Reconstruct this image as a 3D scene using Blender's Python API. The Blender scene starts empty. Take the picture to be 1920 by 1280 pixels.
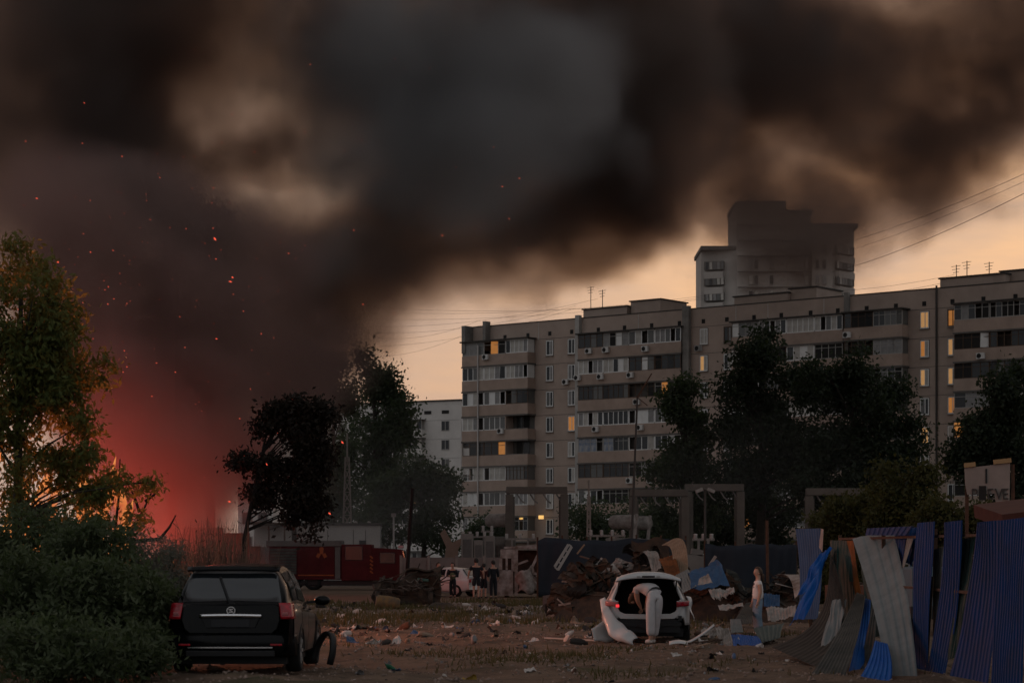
import bpy, bmesh, math, random
import numpy as np
from mathutils import Vector, Matrix, Euler

# ---------------------------------------------------------------- camera, sky, sun, exposure
scene = bpy.context.scene
C = scene.collection
R = math.radians
F, HZ, CH = 80.0 / 36.0 * 1920.0, 1056.0, 1.62     # focal length and horizon in photo pixels, eye height in m

cam_d = bpy.data.cameras.new('camera')
cam = bpy.data.objects.new('camera', cam_d)
C.objects.link(cam)
cam.location = (0, 0, CH)
cam.rotation_euler = (R(90), 0, 0)
cam_d.lens = 80
cam_d.sensor_width = 36
cam_d.shift_y = (HZ - 640) / 1920
cam_d.clip_start = 0.5
cam_d.clip_end = 6000
cam_d.dof.use_dof = True
cam_d.dof.focus_distance = 75
cam_d.dof.aperture_fstop = 4.0
scene.camera = cam

SUN_EL, SUN_AZ = 4.0, 10.0        # degrees; azimuth clockwise from straight ahead
world = bpy.data.worlds.new('World')
scene.world = world
world.use_nodes = True
wn, wl = world.node_tree.nodes, world.node_tree.links
wn.clear()
w_out = wn.new('ShaderNodeOutputWorld')
w_bg = wn.new('ShaderNodeBackground')
w_sky = wn.new('ShaderNodeTexSky')
w_sky.sky_type = 'NISHITA'
w_sky.sun_disc = False
w_sky.sun_elevation = R(SUN_EL)
w_sky.sun_rotation = R(SUN_AZ)
w_sky.altitude = 100
w_sky.air_density = 1.3
w_sky.dust_density = 5.0
w_sky.ozone_density = 1.0
# a high, even sheet of evening cloud over the clear sky, a little uneven
w_tc = wn.new('ShaderNodeTexCoord')
w_map = wn.new('ShaderNodeMapping')
w_map.inputs['Scale'].default_value = (5.0, 5.0, 26.0)
w_noise = wn.new('ShaderNodeTexNoise')
w_noise.inputs['Scale'].default_value = 1.6
w_noise.inputs['Detail'].default_value = 6
w_noise.inputs['Roughness'].default_value = 0.55
w_ramp = wn.new('ShaderNodeMapRange')
w_ramp.inputs['From Min'].default_value = 0.35
w_ramp.inputs['From Max'].default_value = 0.7
w_ramp.inputs['To Min'].default_value = 0.86
w_ramp.inputs['To Max'].default_value = 0.97
w_warm = wn.new('ShaderNodeMix')      # the sheet glows warm round the low sun and is grey blue away from it
w_warm.data_type = 'RGBA'
w_warm.inputs[6].default_value = (3.8, 3.8, 3.95, 1)
w_warm.inputs[7].default_value = (5.4, 3.95, 3.2, 1)
w_dot = wn.new('ShaderNodeVectorMath')
w_dot.operation = 'DOT_PRODUCT'
w_dot.inputs[1].default_value = (math.sin(R(SUN_AZ)) * math.cos(R(SUN_EL)), math.cos(R(SUN_AZ)) * math.cos(R(SUN_EL)), math.sin(R(SUN_EL)))
w_dmr = wn.new('ShaderNodeMapRange')
w_dmr.interpolation_type = 'SMOOTHSTEP'
w_dmr.inputs['From Min'].default_value = 0.35
w_dmr.inputs['From Max'].default_value = 0.97
wl.new(w_tc.outputs['Generated'], w_dot.inputs[0])
wl.new(w_dot.outputs['Value'], w_dmr.inputs['Value'])
wl.new(w_dmr.outputs['Result'], w_warm.inputs['Factor'])
w_grey = wn.new('ShaderNodeMix')
w_grey.data_type = 'RGBA'
wl.new(w_warm.outputs[2], w_grey.inputs[7])
wl.new(w_tc.outputs['Generated'], w_map.inputs['Vector'])
wl.new(w_map.outputs['Vector'], w_noise.inputs['Vector'])
wl.new(w_noise.outputs['Fac'], w_ramp.inputs['Value'])
wl.new(w_ramp.outputs['Result'], w_grey.inputs['Factor'])
wl.new(w_sky.outputs['Color'], w_grey.inputs[6])
wl.new(w_grey.outputs[2], w_bg.inputs['Color'])
w_bg.inputs['Strength'].default_value = 0.1
wl.new(w_bg.outputs['Background'], w_out.inputs['Surface'])

sun_d = bpy.data.lights.new('sun', 'SUN')
sun_d.energy = 0.25
sun_d.angle = R(12)
sun_d.color = (1.0, 0.62, 0.42)
sun = bpy.data.objects.new('sun', sun_d)
C.objects.link(sun)
_sd = Vector((math.sin(R(SUN_AZ)) * math.cos(R(SUN_EL)), math.cos(R(SUN_AZ)) * math.cos(R(SUN_EL)), math.sin(R(SUN_EL))))
sun.rotation_euler = _sd.to_track_quat('Z', 'Y').to_euler()
sun.location = (0, 0, 80)

vs = scene.view_settings
vs.view_transform = 'Standard'
vs.look = 'None'
vs.exposure = 0.0
vs.gamma = 1.0
vs.use_curve_mapping = False
cy = scene.cycles
cy.use_denoising = True
try:
    cy.denoiser = 'OPENIMAGEDENOISE'
except Exception:
    pass
cy.max_bounces = 6
cy.diffuse_bounces = 2
cy.glossy_bounces = 2
cy.transmission_bounces = 4
cy.transparent_max_bounces = 8
cy.volume_bounces = 1
cy.volume_step_rate = 3.0
cy.volume_max_steps = 256
cy.sample_clamp_indirect = 4.0
cy.caustics_reflective = False
cy.caustics_refractive = False

# ---------------------------------------------------------------- helpers
rnd = random.Random(7)

def W(px, py, d):
    """photo pixel + distance from the camera plane -> point"""
    return Vector(((px - 960) / F * d, d, CH + (HZ - py) / F * d))

def GP(px, d, z=0.0):
    return Vector(((px - 960) / F * d, d, z))

MATS = {}
def mat(name, col, rough=0.8, metal=0.0, spec=0.3, var=0.0, vscale=3.0, col2=None, bump=0.0, bscale=30.0,
        emit=None, estr=0.0, transl=None, coat=0.0, stripes=None):
    """procedural material: base colour broken up with noise between col and col2"""
    if name in MATS:
        return MATS[name]
    m = bpy.data.materials.new(name)
    m.use_nodes = True
    nt = m.node_tree
    b = nt.nodes['Principled BSDF']
    b.inputs['Base Color'].default_value = (*col, 1)
    b.inputs['Roughness'].default_value = rough
    b.inputs['Metallic'].default_value = metal
    b.inputs['Specular IOR Level'].default_value = spec
    b.inputs['Coat Weight'].default_value = coat
    if emit:
        b.inputs['Emission Color'].default_value = (*emit, 1)
        b.inputs['Emission Strength'].default_value = estr
    tc = None
    if col2 is None and var > 0:
        col2 = tuple(c * (1 - var) for c in col)
    if col2 is not None:
        tc = nt.nodes.new('ShaderNodeTexCoord')
        n = nt.nodes.new('ShaderNodeTexNoise')
        n.inputs['Scale'].default_value = vscale
        n.inputs['Detail'].default_value = 5
        n.inputs['Roughness'].default_value = 0.65
        mr = nt.nodes.new('ShaderNodeMapRange')
        mr.inputs['From Min'].default_value = 0.35
        mr.inputs['From Max'].default_value = 0.68
        mx = nt.nodes.new('ShaderNodeMix')
        mx.data_type = 'RGBA'
        mx.inputs[6].default_value = (*col, 1)
        mx.inputs[7].default_value = (*col2, 1)
        nt.links.new(tc.outputs['Object'], n.inputs['Vector'])
        nt.links.new(n.outputs['Fac'], mr.inputs['Value'])
        nt.links.new(mr.outputs['Result'], mx.inputs['Factor'])
        nt.links.new(mx.outputs[2], b.inputs['Base Color'])
    if bump > 0:
        if tc is None:
            tc = nt.nodes.new('ShaderNodeTexCoord')
        n2 = nt.nodes.new('ShaderNodeTexNoise')
        n2.inputs['Scale'].default_value = bscale
        n2.inputs['Detail'].default_value = 4
        bp = nt.nodes.new('ShaderNodeBump')
        bp.inputs['Strength'].default_value = bump
        bp.inputs['Distance'].default_value = 0.05
        nt.links.new(tc.outputs['Object'], n2.inputs['Vector'])
        nt.links.new(n2.outputs['Fac'], bp.inputs['Height'])
        nt.links.new(bp.outputs['Normal'], b.inputs['Normal'])
    if transl:
        tr = nt.nodes.new('ShaderNodeBsdfTranslucent')
        tr.inputs['Color'].default_value = (*transl, 1)
        ms = nt.nodes.new('ShaderNodeMixShader')
        ms.inputs['Fac'].default_value = 0.4
        out = nt.nodes['Material Output']
        nt.links.new(b.outputs['BSDF'], ms.inputs[1])
        nt.links.new(tr.outputs['BSDF'], ms.inputs[2])
        nt.links.new(ms.outputs['Shader'], out.inputs['Surface'])
    MATS[name] = m
    return m

def tag(o, label=None, cat=None, group=None, kind=None):
    if label: o['label'] = label
    if cat: o['category'] = cat
    if group: o['group'] = group
    if kind: o['kind'] = kind
    return o

def empty(name, loc=(0, 0, 0), rz=0.0, label=None, cat=None, group=None):
    o = bpy.data.objects.new(name, None)
    C.objects.link(o)
    o.location = loc
    o.rotation_euler = (0, 0, rz)
    o.empty_display_size = 0.2
    return tag(o, label, cat, group)

def link_mesh(name, me, m, parent=None, smooth=False):
    if m is not None and not me.materials:
        me.materials.append(m)
    if smooth:
        for p in me.polygons:
            p.use_smooth = True
    o = bpy.data.objects.new(name, me)
    C.objects.link(o)
    if parent is not None:
        o.parent = parent
    return o

class MB:
    """collects boxes, tubes, patches; build() links them as one mesh"""
    def __init__(s):
        s.v, s.f = [], []
    def add(s, verts, faces):
        n = len(s.v)
        s.v += [tuple(v) for v in verts]
        s.f += [tuple(i + n for i in f) for f in faces]
        return s
    def box(s, c, size, rot=None):
        hx, hy, hz = size[0] / 2, size[1] / 2, size[2] / 2
        vs_ = [Vector((x, y, z)) for x in (-hx, hx) for y in (-hy, hy) for z in (-hz, hz)]
        if rot is not None:
            M = rot if isinstance(rot, Matrix) else Euler(rot).to_matrix()
            vs_ = [M @ v for v in vs_]
        c = Vector(c)
        return s.add([v + c for v in vs_], [(0, 1, 3, 2), (4, 6, 7, 5), (0, 4, 5, 1), (2, 3, 7, 6), (0, 2, 6, 4), (1, 5, 7, 3)])
    def bar(s, a, b, w, h=None, up=(0, 0, 1)):
        a, b = Vector(a), Vector(b)
        h = h or w
        d = b - a
        L = d.length
        d.normalize()
        u = Vector(up)
        if abs(d.dot(u)) > 0.98:
            u = Vector((1, 0, 0))
        x = d.cross(u).normalized()
        z = x.cross(d)
        M = Matrix((x, d, z)).transposed()
        return s.box((a + b) / 2, (w, L, h), M)
    def tube(s, pts, rad, n=8, cap=True):
        pts = [Vector(p) for p in pts]
        if not hasattr(rad, '__len__'):
            rad = [rad] * len(pts)
        vs_, fs = [], []
        px = None
        for i, p in enumerate(pts):
            d = (pts[min(i + 1, len(pts) - 1)] - pts[max(i - 1, 0)]).normalized()
            if px is None:
                px = d.cross(Vector((0.13, 0.21, 1.0)))
                if px.length < 0.2:
                    px = d.cross(Vector((1, 0, 0)))
            else:
                px = px - d * px.dot(d)
            px.normalize()
            py = d.cross(px)
            for k in range(n):
                a = 2 * math.pi * k / n
                vs_.append(p + (px * math.cos(a) + py * math.sin(a)) * rad[i])
        for i in range(len(pts) - 1):
            for k in range(n):
                k2 = (k + 1) % n
                fs.append((i * n + k, i * n + k2, (i + 1) * n + k2, (i + 1) * n + k))
        if cap:
            fs.append(tuple(range(n - 1, -1, -1)))
            fs.append(tuple((len(pts) - 1) * n + k for k in range(n)))
        return s.add(vs_, fs)
    def grid(s, fn, nu, nv):
        vs_ = [fn(i / nu, j / nv) for j in range(nv + 1) for i in range(nu + 1)]
        w = nu + 1
        return s.add(vs_, [(j * w + i, j * w + i + 1, (j + 1) * w + i + 1, (j + 1) * w + i) for j in range(nv) for i in range(nu)])
    def lathe(s, prof, n=16, axis='z', c=(0, 0, 0)):
        c = Vector(c)
        vs_, fs = [], []
        for r_, h in prof:
            for k in range(n):
                a = 2 * math.pi * k / n
                x, y = r_ * math.cos(a), r_ * math.sin(a)
                vs_.append(c + (Vector((x, y, h)) if axis == 'z' else Vector((h, x, y)) if axis == 'x' else Vector((x, h, y))))
        for i in range(len(prof) - 1):
            for k in range(n):
                k2 = (k + 1) % n
                fs.append((i * n + k, i * n + k2, (i + 1) * n + k2, (i + 1) * n + k))
        return s.add(vs_, fs)
    def mesh(s, name='m'):
        me = bpy.data.meshes.new(name)
        me.from_pydata(s.v, [], s.f)
        me.update()
        return me
    def build(s, name, m, parent=None, smooth=False, bevel=0.0, solid=0.0):
        o = link_mesh(name, s.mesh(name), m, parent, smooth)
        if solid:
            md = o.modifiers.new('thick', 'SOLIDIFY')
            md.thickness = solid
            md.offset = 0
        if bevel:
            md = o.modifiers.new('edge', 'BEVEL')
            md.width = bevel
            md.segments = 2
            md.limit_method = 'ANGLE'
        return o

def np_mesh(name, verts, faces4):
    """fast mesh from numpy arrays of quads"""
    me = bpy.data.meshes.new(name)
    nv, nf = len(verts), len(faces4)
    k = faces4.shape[1]
    me.vertices.add(nv)
    me.vertices.foreach_set('co', np.ascontiguousarray(verts, dtype=np.float32).ravel())
    me.loops.add(nf * k)
    me.loops.foreach_set('vertex_index', np.ascontiguousarray(faces4, dtype=np.int32).ravel())
    me.polygons.add(nf)
    me.polygons.foreach_set('loop_start', np.arange(0, nf * k, k, dtype=np.int32))
    me.update(calc_edges=True)
    return me

def text_mesh(name, body, size, m, parent=None, depth=0.01):
    cu = bpy.data.curves.new(name, 'FONT')
    cu.body = body
    cu.size = size
    cu.extrude = depth
    cu.align_x = 'CENTER'
    tmp = bpy.data.objects.new('tmp', cu)
    C.objects.link(tmp)
    dg = bpy.context.evaluated_depsgraph_get()
    me = bpy.data.meshes.new_from_object(tmp.evaluated_get(dg))
    bpy.data.objects.remove(tmp)
    bpy.data.curves.remove(cu)
    me.materials.clear()
    return link_mesh(name, me, m, parent)
# ---------------------------------------------------------------- smoke: fog volumes, billows distorted by noise
def volume_material(name, scat, absorb, dens):
    m = bpy.data.materials.new(name)
    m.use_nodes = True
    nt = m.node_tree
    nt.nodes.clear()
    out = nt.nodes.new('ShaderNodeOutputMaterial')
    at = nt.nodes.new('ShaderNodeAttribute')
    at.attribute_name = 'density'
    k = nt.nodes.new('ShaderNodeMath')
    k.operation = 'MULTIPLY'
    k.inputs[1].default_value = dens
    nt.links.new(at.outputs['Fac'], k.inputs[0])
    sc_ = nt.nodes.new('ShaderNodeVolumeScatter')
    sc_.inputs['Color'].default_value = (*scat, 1)
    sc_.inputs['Anisotropy'].default_value = 0.15
    ab = nt.nodes.new('ShaderNodeVolumeAbsorption')
    ab.inputs['Color'].default_value = (*absorb, 1)
    ad = nt.nodes.new('ShaderNodeAddShader')
    nt.links.new(k.outputs[0], sc_.inputs['Density'])
    nt.links.new(k.outputs[0], ab.inputs['Density'])
    nt.links.new(sc_.outputs[0], ad.inputs[0])
    nt.links.new(ab.outputs[0], ad.inputs[1])
    nt.links.new(ad.outputs[0], out.inputs['Volume'])
    return m

def smoke_volume(name, blobs, lo, hi, vox, m, warp=(13, 6.5), thin=0.55, edge=0.22, label=None):
    """blobs: (photo px, photo py, distance, radius x px, radius z px, radius in depth m, strength)"""
    vol = bpy.data.volumes.new(name)
    o = bpy.data.objects.new(name, vol)
    C.objects.link(o)
    ng = bpy.data.node_groups.new(name + '_nodes', 'GeometryNodeTree')
    ng.interface.new_socket('Geometry', in_out='OUTPUT', socket_type='NodeSocketGeometry')
    N, L = ng.nodes, ng.links
    go = N.new('NodeGroupOutput')
    vc = N.new('GeometryNodeVolumeCube')
    vc.inputs['Min'].default_value = lo
    vc.inputs['Max'].default_value = hi
    for i, k in enumerate(('Resolution X', 'Resolution Y', 'Resolution Z')):
        vc.inputs[k].default_value = int((hi[i] - lo[i]) / vox)
    sm = N.new('GeometryNodeSetMaterial')
    sm.inputs['Material'].default_value = m
    def vm(op, a, b=None):
        n = N.new('ShaderNodeVectorMath')
        n.operation = op
        for i, q in enumerate((a, b)):
            if q is None: continue
            if isinstance(q, (tuple, list, Vector)):
                n.inputs[i].default_value = q
            else:
                L.new(q, n.inputs[i])
        return n.outputs['Value'] if op in ('LENGTH', 'DOT_PRODUCT') else n.outputs['Vector']
    def sm_(op, a, b=0.0, clamp=False):
        n = N.new('ShaderNodeMath')
        n.operation = op
        n.use_clamp = clamp
        for i, q in enumerate((a, b)):
            if isinstance(q, (int, float)):
                n.inputs[i].default_value = q
            else:
                L.new(q, n.inputs[i])
        return n.outputs[0]
    def noise(vec, scale, detail, rough=0.55):
        n = N.new('ShaderNodeTexNoise')
        n.inputs['Scale'].default_value = scale
        n.inputs['Detail'].default_value = detail
        n.inputs['Roughness'].default_value = rough
        L.new(vec, n.inputs['Vector'])
        return n
    pos = N.new('GeometryNodeInputPosition').outputs[0]
    n1 = noise(pos, 1 / 22.0, 2.0)
    n2 = noise(pos, 1 / 7.0, 5.0, 0.68)
    w1 = vm('MULTIPLY', vm('SUBTRACT', n1.outputs['Color'], (0.5, 0.5, 0.5)), (warp[0] * 2, warp[0] * 2, warp[0] * 2))
    w2 = vm('MULTIPLY', vm('SUBTRACT', n2.outputs['Color'], (0.5, 0.5, 0.5)), (warp[1] * 2, warp[1] * 2, warp[1] * 2))
    p = vm('ADD', pos, vm('ADD', w1, w2))
    total = None
    for (bx, by, bd, rx, rz, ry, st) in blobs:
        if st > 0: ry, st = ry * thin, st / thin
        c = W(bx, by, bd)
        s = bd / F
        q = vm('DIVIDE', vm('SUBTRACT', p, tuple(c)), (rx * s, ry, rz * s))
        f = sm_('SUBTRACT', 1.0, vm('DOT_PRODUCT', q, q), True)      # 1 in the middle, 0 at the rim
        f = sm_('MULTIPLY', sm_('MULTIPLY', f, sm_('SQRT', f)), st)
        total = f if total is None else sm_('ADD', total, f)
    n3 = noise(p, 1 / 7.5, 6.0, 0.70).outputs['Fac']
    er = sm_('ADD', sm_('MULTIPLY', sm_('SUBTRACT', n3, 0.5), 4.2), 1.0)      # patchy density, about 0.3 to 1.7
    er = sm_('MAXIMUM', er, 0.15)
    d = sm_('MULTIPLY', sm_('MAXIMUM', total, 0.0), er)
    d = sm_('MULTIPLY', sm_('MAXIMUM', sm_('SUBTRACT', d, edge), 0.0), 1.35)      # firmer billow edges
    d = sm_('MINIMUM', d, 6.0)
    L.new(d, vc.inputs['Density'])
    L.new(vc.outputs[0], sm.inputs['Geometry'])
    L.new(sm.outputs[0], go.inputs[0])
    md = o.modifiers.new('billows', 'NODES')
    md.node_group = ng
    vol.materials.append(m)
    return tag(o, label, 'smoke', None, 'stuff')

BLACK = [
    # leaning over to the upper part of the picture
    (120, 230, 138, 340, 300, 30, 1.5), (130, 0, 142, 400, 260, 32, 1.6), (560, 500, 142, 340, 190, 26, 1.7),
    (790, 450, 150, 270, 200, 28, 1.6), (640, 60, 152, 440, 200, 30, 1.3), (900, 240, 158, 340, 300, 32, 1.7),
    (690, 590, 150, 240, 105, 18, 0.9), (1130, 170, 170, 230, 330, 30, 1.9), (1010, 370, 172, 230, 120, 24, 1.2),
    (880, 480, 162, 150, 130, 18, 1.0),
    (440, 270, 146, 340, 160, 20, 2.4), (300, 230, 142, 200, 120, 18, 1.2),
    # unseen billows overhead, added to darken the ambient light
    (300, -330, 150, 520, 300, 50, 1.0), (950, -300, 165, 520, 300, 55, 1.0),
    # the opening where the sky shows through
    (575, 240, 140, 75, 50, 60, -1.6), (355, 320, 130, 55, 36, 60, -1.4), (460, 270, 140, 110, 34, 60, -0.8),
]
GREY = [
    (860, 190, 134, 300, 270, 16, 1.0), (700, 60, 136, 330, 150, 16, 0.8), (1000, 130, 140, 170, 210, 14, 0.9),
    (560, 450, 122, 260, 150, 12, 0.3), (250, 480, 112, 260, 110, 10, 0.3),
]
COLUMN = [
    # the column over the fire
    (240, 1000, 100, 280, 130, 14, 2.0), (120, 820, 104, 300, 240, 18, 2.6), (320, 820, 106, 230, 240, 16, 2.6),
    (390, 640, 112, 270, 220, 18, 1.9), (110, 560, 112, 330, 240, 20, 1.7), (450, 860, 116, 100, 200, 10, 0.7),
    (300, 930, 110, 270, 170, 14, 2.6), (420, 960, 114, 130, 140, 10, 1.6), (180, 700, 108, 240, 200, 14, 1.2),
    (560, 690, 124, 140, 80, 12, 0.9), (330, 470, 118, 330, 130, 18, 1.7),
]
DRIFT = [
    # the drift to the far side, thinner
    (1380, 120, 225, 440, 260, 38, 0.95), (1780, 110, 240, 420, 270, 42, 0.8), (1930, 40, 245, 240, 220, 30, 0.7), (1530, 330, 262, 380, 130, 30, 0.85),
    (1240, 340, 236, 240, 130, 24, 0.85), (1290, 60, 215, 240, 210, 26, 0.9), (1420, 40, 225, 260, 160, 26, 0.55), (1580, 250, 250, 200, 100, 22, 0.7), (1880, 230, 255, 200, 140, 26, 0.6), (1830, 290, 262, 240, 110, 28, 0.7), (1460, 420, 300, 220, 120, 24, 1.35),
    (1460, 520, 300, 240, 120, 20, 0.5), (1650, -280, 235, 560, 300, 60, 0.8),  # last billow is unseen above the frame, added to darken ambient light
]
LOW = [(700, 930, 150, 300, 170, 16, 0.5), (560, 980, 140, 220, 110, 12, 0.4), (1400, 930, 138, 260, 150, 12, 0.35), (1000, 980, 140, 260, 90, 12, 0.25)]
M_soot = volume_material('smoke_soot', (0.16, 0.145, 0.14), (0.40, 0.31, 0.26), 0.10)
smoke_volume('smoke', BLACK, (-48, 90, 4), (50, 204, 64), 0.62, M_soot,
             label='black smoke plume leaning across the evening sky over the yard')
smoke_volume('smoke', DRIFT, (-14, 186, 22), (92, 332, 98), 0.9, M_soot,
             label='brown smoke drifting in front of the tower block')
smoke_volume('smoke', COLUMN, (-40, 80, 0.3), (0, 142, 46), 0.55,
             volume_material('smoke_firelit', (0.31, 0.215, 0.20), (0.44, 0.33, 0.29), 0.095),  # red of the firelight partly put into the scatter colour
             label='red lit smoke column rising from the fire behind the bushes')
smoke_volume('smoke', GREY, (-40, 96, 8), (34, 166, 62), 0.75,
             volume_material('smoke_frontlit', (0.42, 0.44, 0.46), (0.4, 0.4, 0.4), 0.13),  # front light on the billow put into its paler scatter colour
             label='front lit smoke billow coloured pale grey in front of the black plume')
smoke_volume('smoke', LOW, (-32, 112, 0.3), (26, 176, 16), 1.2,
             volume_material('smoke_thin', (0.55, 0.56, 0.57), (0.6, 0.6, 0.6), 0.012), thin=1.0, edge=0.0,
             label='thin grey smoke lingering low among the trees')
# unseen smoke added high over the yard to shade it from the sky

def W2P(x, y, z):
    return (x / y * F + 960, HZ - (z - CH) / y * F, y)
over = []
for (x, y, z, rx, rz, ry, st) in ((-8, 70, 62, 60, 16, 50, 1.0), (20, 120, 78, 60, 18, 50, 1.0), (-25, 30, 66, 50, 15, 40, 0.8), (25, 50, 70, 45, 15, 40, 0.7)):
    a, b, d = W2P(x, y, z)
    over.append((a, b, d, rx / d * F, rz / d * F, ry, st))
smoke_volume('smoke', over, (-75, -5, 44), (75, 165, 100), 3.0, bpy.data.materials['smoke_soot'],
             label='unseen high dark smoke added over the yard to shade it')
# ---------------------------------------------------------------- ground
def ground_material():
    m = bpy.data.materials.new('dirt_ground')
    m.use_nodes = True
    nt = m.node_tree
    b = nt.nodes['Principled BSDF']
    b.inputs['Roughness'].default_value = 0.95
    b.inputs['Specular IOR Level'].default_value = 0.15
    tc = nt.nodes.new('ShaderNodeTexCoord')
    def noise(s, d=6, r=0.6, sc=(1, 1, 1)):
        mp = nt.nodes.new('ShaderNodeMapping')
        mp.inputs['Scale'].default_value = sc
        nt.links.new(tc.outputs['Object'], mp.inputs['Vector'])
        n = nt.nodes.new('ShaderNodeTexNoise')
        n.inputs['Scale'].default_value = s
        n.inputs['Detail'].default_value = d
        n.inputs['Roughness'].default_value = r
        nt.links.new(mp.outputs['Vector'], n.inputs['Vector'])
        return n.outputs['Fac']
    def mix(a, b2, f, lo, hi):
        mr = nt.nodes.new('ShaderNodeMapRange')
        mr.inputs['From Min'].default_value = lo
        mr.inputs['From Max'].default_value = hi
        nt.links.new(f, mr.inputs['Value'])
        mx = nt.nodes.new('ShaderNodeMix')
        mx.data_type = 'RGBA'
        nt.links.new(mr.outputs['Result'], mx.inputs['Factor'])
        for i, q in ((6, a), (7, b2)):
            if isinstance(q, tuple):
                mx.inputs[i].default_value = (*q, 1)
            else:
                nt.links.new(q, mx.inputs[i])
        return mx.outputs[2]
    c = mix((0.18, 0.125, 0.09), (0.085, 0.06, 0.044), noise(0.9, 8, 0.7), 0.38, 0.64)
    c = mix(c, (0.06, 0.06, 0.03), noise(0.22, 5, 0.65, (0.7, 1, 1)), 0.58, 0.68)
    c = mix(c, (0.27, 0.2, 0.16), noise(7.0, 4, 0.7), 0.62, 0.74)
    c = mix(c, (0.03, 0.026, 0.022), noise(3.1, 4, 0.7), 0.60, 0.72)
    nt.links.new(c, b.inputs['Base Color'])
    bp = nt.nodes.new('ShaderNodeBump')
    bp.inputs['Strength'].default_value = 0.9
    bp.inputs['Distance'].default_value = 0.12
    nt.links.new(noise(2.6, 8, 0.75), bp.inputs['Height'])
    nt.links.new(bp.outputs['Normal'], b.inputs['Normal'])
    return m

def ground_z(x, y):
    """gentle relief of the yard; flat far away"""
    k = max(0.0, min(1.0, (95 - y) / 30.0))
    return k * (0.05 * math.sin(x * 0.9 + 1.3) * math.sin(y * 0.55) + 0.035 * math.sin(x * 2.3 + y * 1.1) + 0.025 * math.sin(x * 4.9 - y * 2.2)) - 0.03 * k

xs = [-3000, -900, -300, -120] + [x * 0.5 for x in range(-80, 61)] + [60, 120, 300, 900, 3000]
ys = [-1500, -200, 0, 20] + [26 + j * 0.4 for j in range(180)] + [105, 130, 180, 300, 600, 1500, 4500]
gv = [(x, y, ground_z(x, y)) for y in ys for x in xs]
nw = len(xs)
gm = MB().add(gv, [(j * nw + i, j * nw + i + 1, (j + 1) * nw + i + 1, (j + 1) * nw + i) for j in range(len(ys) - 1) for i in range(nw - 1)])
tag(gm.build('ground', ground_material(), smooth=True), 'bare brown dirt yard with worn grass patches', 'ground', kind='structure')
# ---------------------------------------------------------------- the long brick apartment block
M_brick = mat('brick_facade', (0.42, 0.33, 0.275), 0.9, var=0.22, vscale=0.35, bump=0.25, bscale=9)
M_brick2 = mat('balcony_brick', (0.39, 0.295, 0.24), 0.9, var=0.25, vscale=0.6)
M_conc = mat('pale_concrete', (0.46, 0.44, 0.41), 0.9, var=0.3, vscale=0.8)
M_conc_d = mat('grey_concrete', (0.24, 0.225, 0.205), 0.92, var=0.35, vscale=0.9, bump=0.3, bscale=6)
M_felt = mat('roof_felt', (0.06, 0.055, 0.05), 0.9)
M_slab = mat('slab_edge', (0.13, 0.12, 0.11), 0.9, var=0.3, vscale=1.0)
M_white = mat('white_plastic', (0.72, 0.72, 0.70), 0.5, var=0.12, vscale=1.5)
M_frame_b = mat('brown_wood_frame', (0.09, 0.055, 0.035), 0.7)
M_frame_g = mat('grey_frame', (0.33, 0.32, 0.30), 0.7)
M_glass = mat('window_glass', (0.022, 0.024, 0.026), 0.22, spec=0.35)
M_glass_m = mat('window_glass_dusty', (0.11, 0.11, 0.105), 0.3, spec=0.4)
M_curtain = mat('pale_curtain', (0.5, 0.48, 0.44), 0.8, var=0.3, vscale=2.0)
M_blind = mat('grey_curtain', (0.28, 0.275, 0.27), 0.8, var=0.3, vscale=2.0)
M_lit = mat('lit_room', (0.5, 0.3, 0.12), 0.7, emit=(1.0, 0.36, 0.08), estr=0.26, var=0.4, vscale=1.2)
M_lit2 = mat('lit_room_pale', (0.5, 0.38, 0.2), 0.7, emit=(1.0, 0.5, 0.18), estr=0.3, var=0.4, vscale=1.2)
M_dark = mat('dark_opening', (0.02, 0.019, 0.018), 0.9)
M_red = mat('red_cloth', (0.22, 0.03, 0.04), 0.8, var=0.4, vscale=2)
M_bluecloth = mat('blue_cloth', (0.10, 0.15, 0.24), 0.8, var=0.5, vscale=2, col2=(0.4, 0.4, 0.4))
M_ac = mat('aircon_white', (0.55, 0.54, 0.52), 0.6)
M_pipe = mat('pale_pipe', (0.5, 0.48, 0.46), 0.7)
M_rust = mat('rusty_iron', (0.09, 0.045, 0.028), 0.85, var=0.5, vscale=4)

FA = GP(880, 257)
FB = GP(1920, 214.6)
ft = (FB - FA).normalized()
fn = Vector((ft.y, -ft.x, 0))            # out of the facade, towards the camera
FLEN = (FB - FA).length + 22
f_rot = math.atan2(ft.y, ft.x)
def fu(px):
    """photo column -> metres along the facade"""
    k = (px - 960) / F
    # (FA.x + u*ft.x) = k*(FA.y + u*ft.y)
    return (k * FA.y - FA.x) / (ft.x - k * ft.y)

FL = 2.8
Z1 = 1.45                                # floor level of the ground storey
ROOF = 28.2
bld = empty('apartment_building', FA, f_rot,
            'long nine storey brown brick apartment block with glazed balconies', 'building')
# local axes: x along the facade, y into the building (minus y towards the yard), z up
bm_ = MB()
bm_.box((FLEN / 2, 6.5, ROOF / 2), (FLEN, 13, ROOF))
bm_.build('wall', M_brick, bld)
par = MB()
par.box((FLEN / 2, 6.5, ROOF + 0.06), (FLEN + 0.1, 13.1, 0.1))
par.build('roof', M_felt, bld)
rf = bpy.data.objects['roof']

def seam(u, w=0.09, m=M_conc_d, d=0.03):
    MB().box((u, -d / 2 - 0.002, ROOF / 2 - 0.4), (w, d, ROOF - 1.0)).build('wall_seam', m, bld)
# horizontal panel joints
for k in range(1, 10):
    MB().box((FLEN / 2, -0.006, Z1 + k * FL - 0.35), (FLEN, 0.012, 0.05)).build('panel_joint', M_slab, bld)

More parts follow.
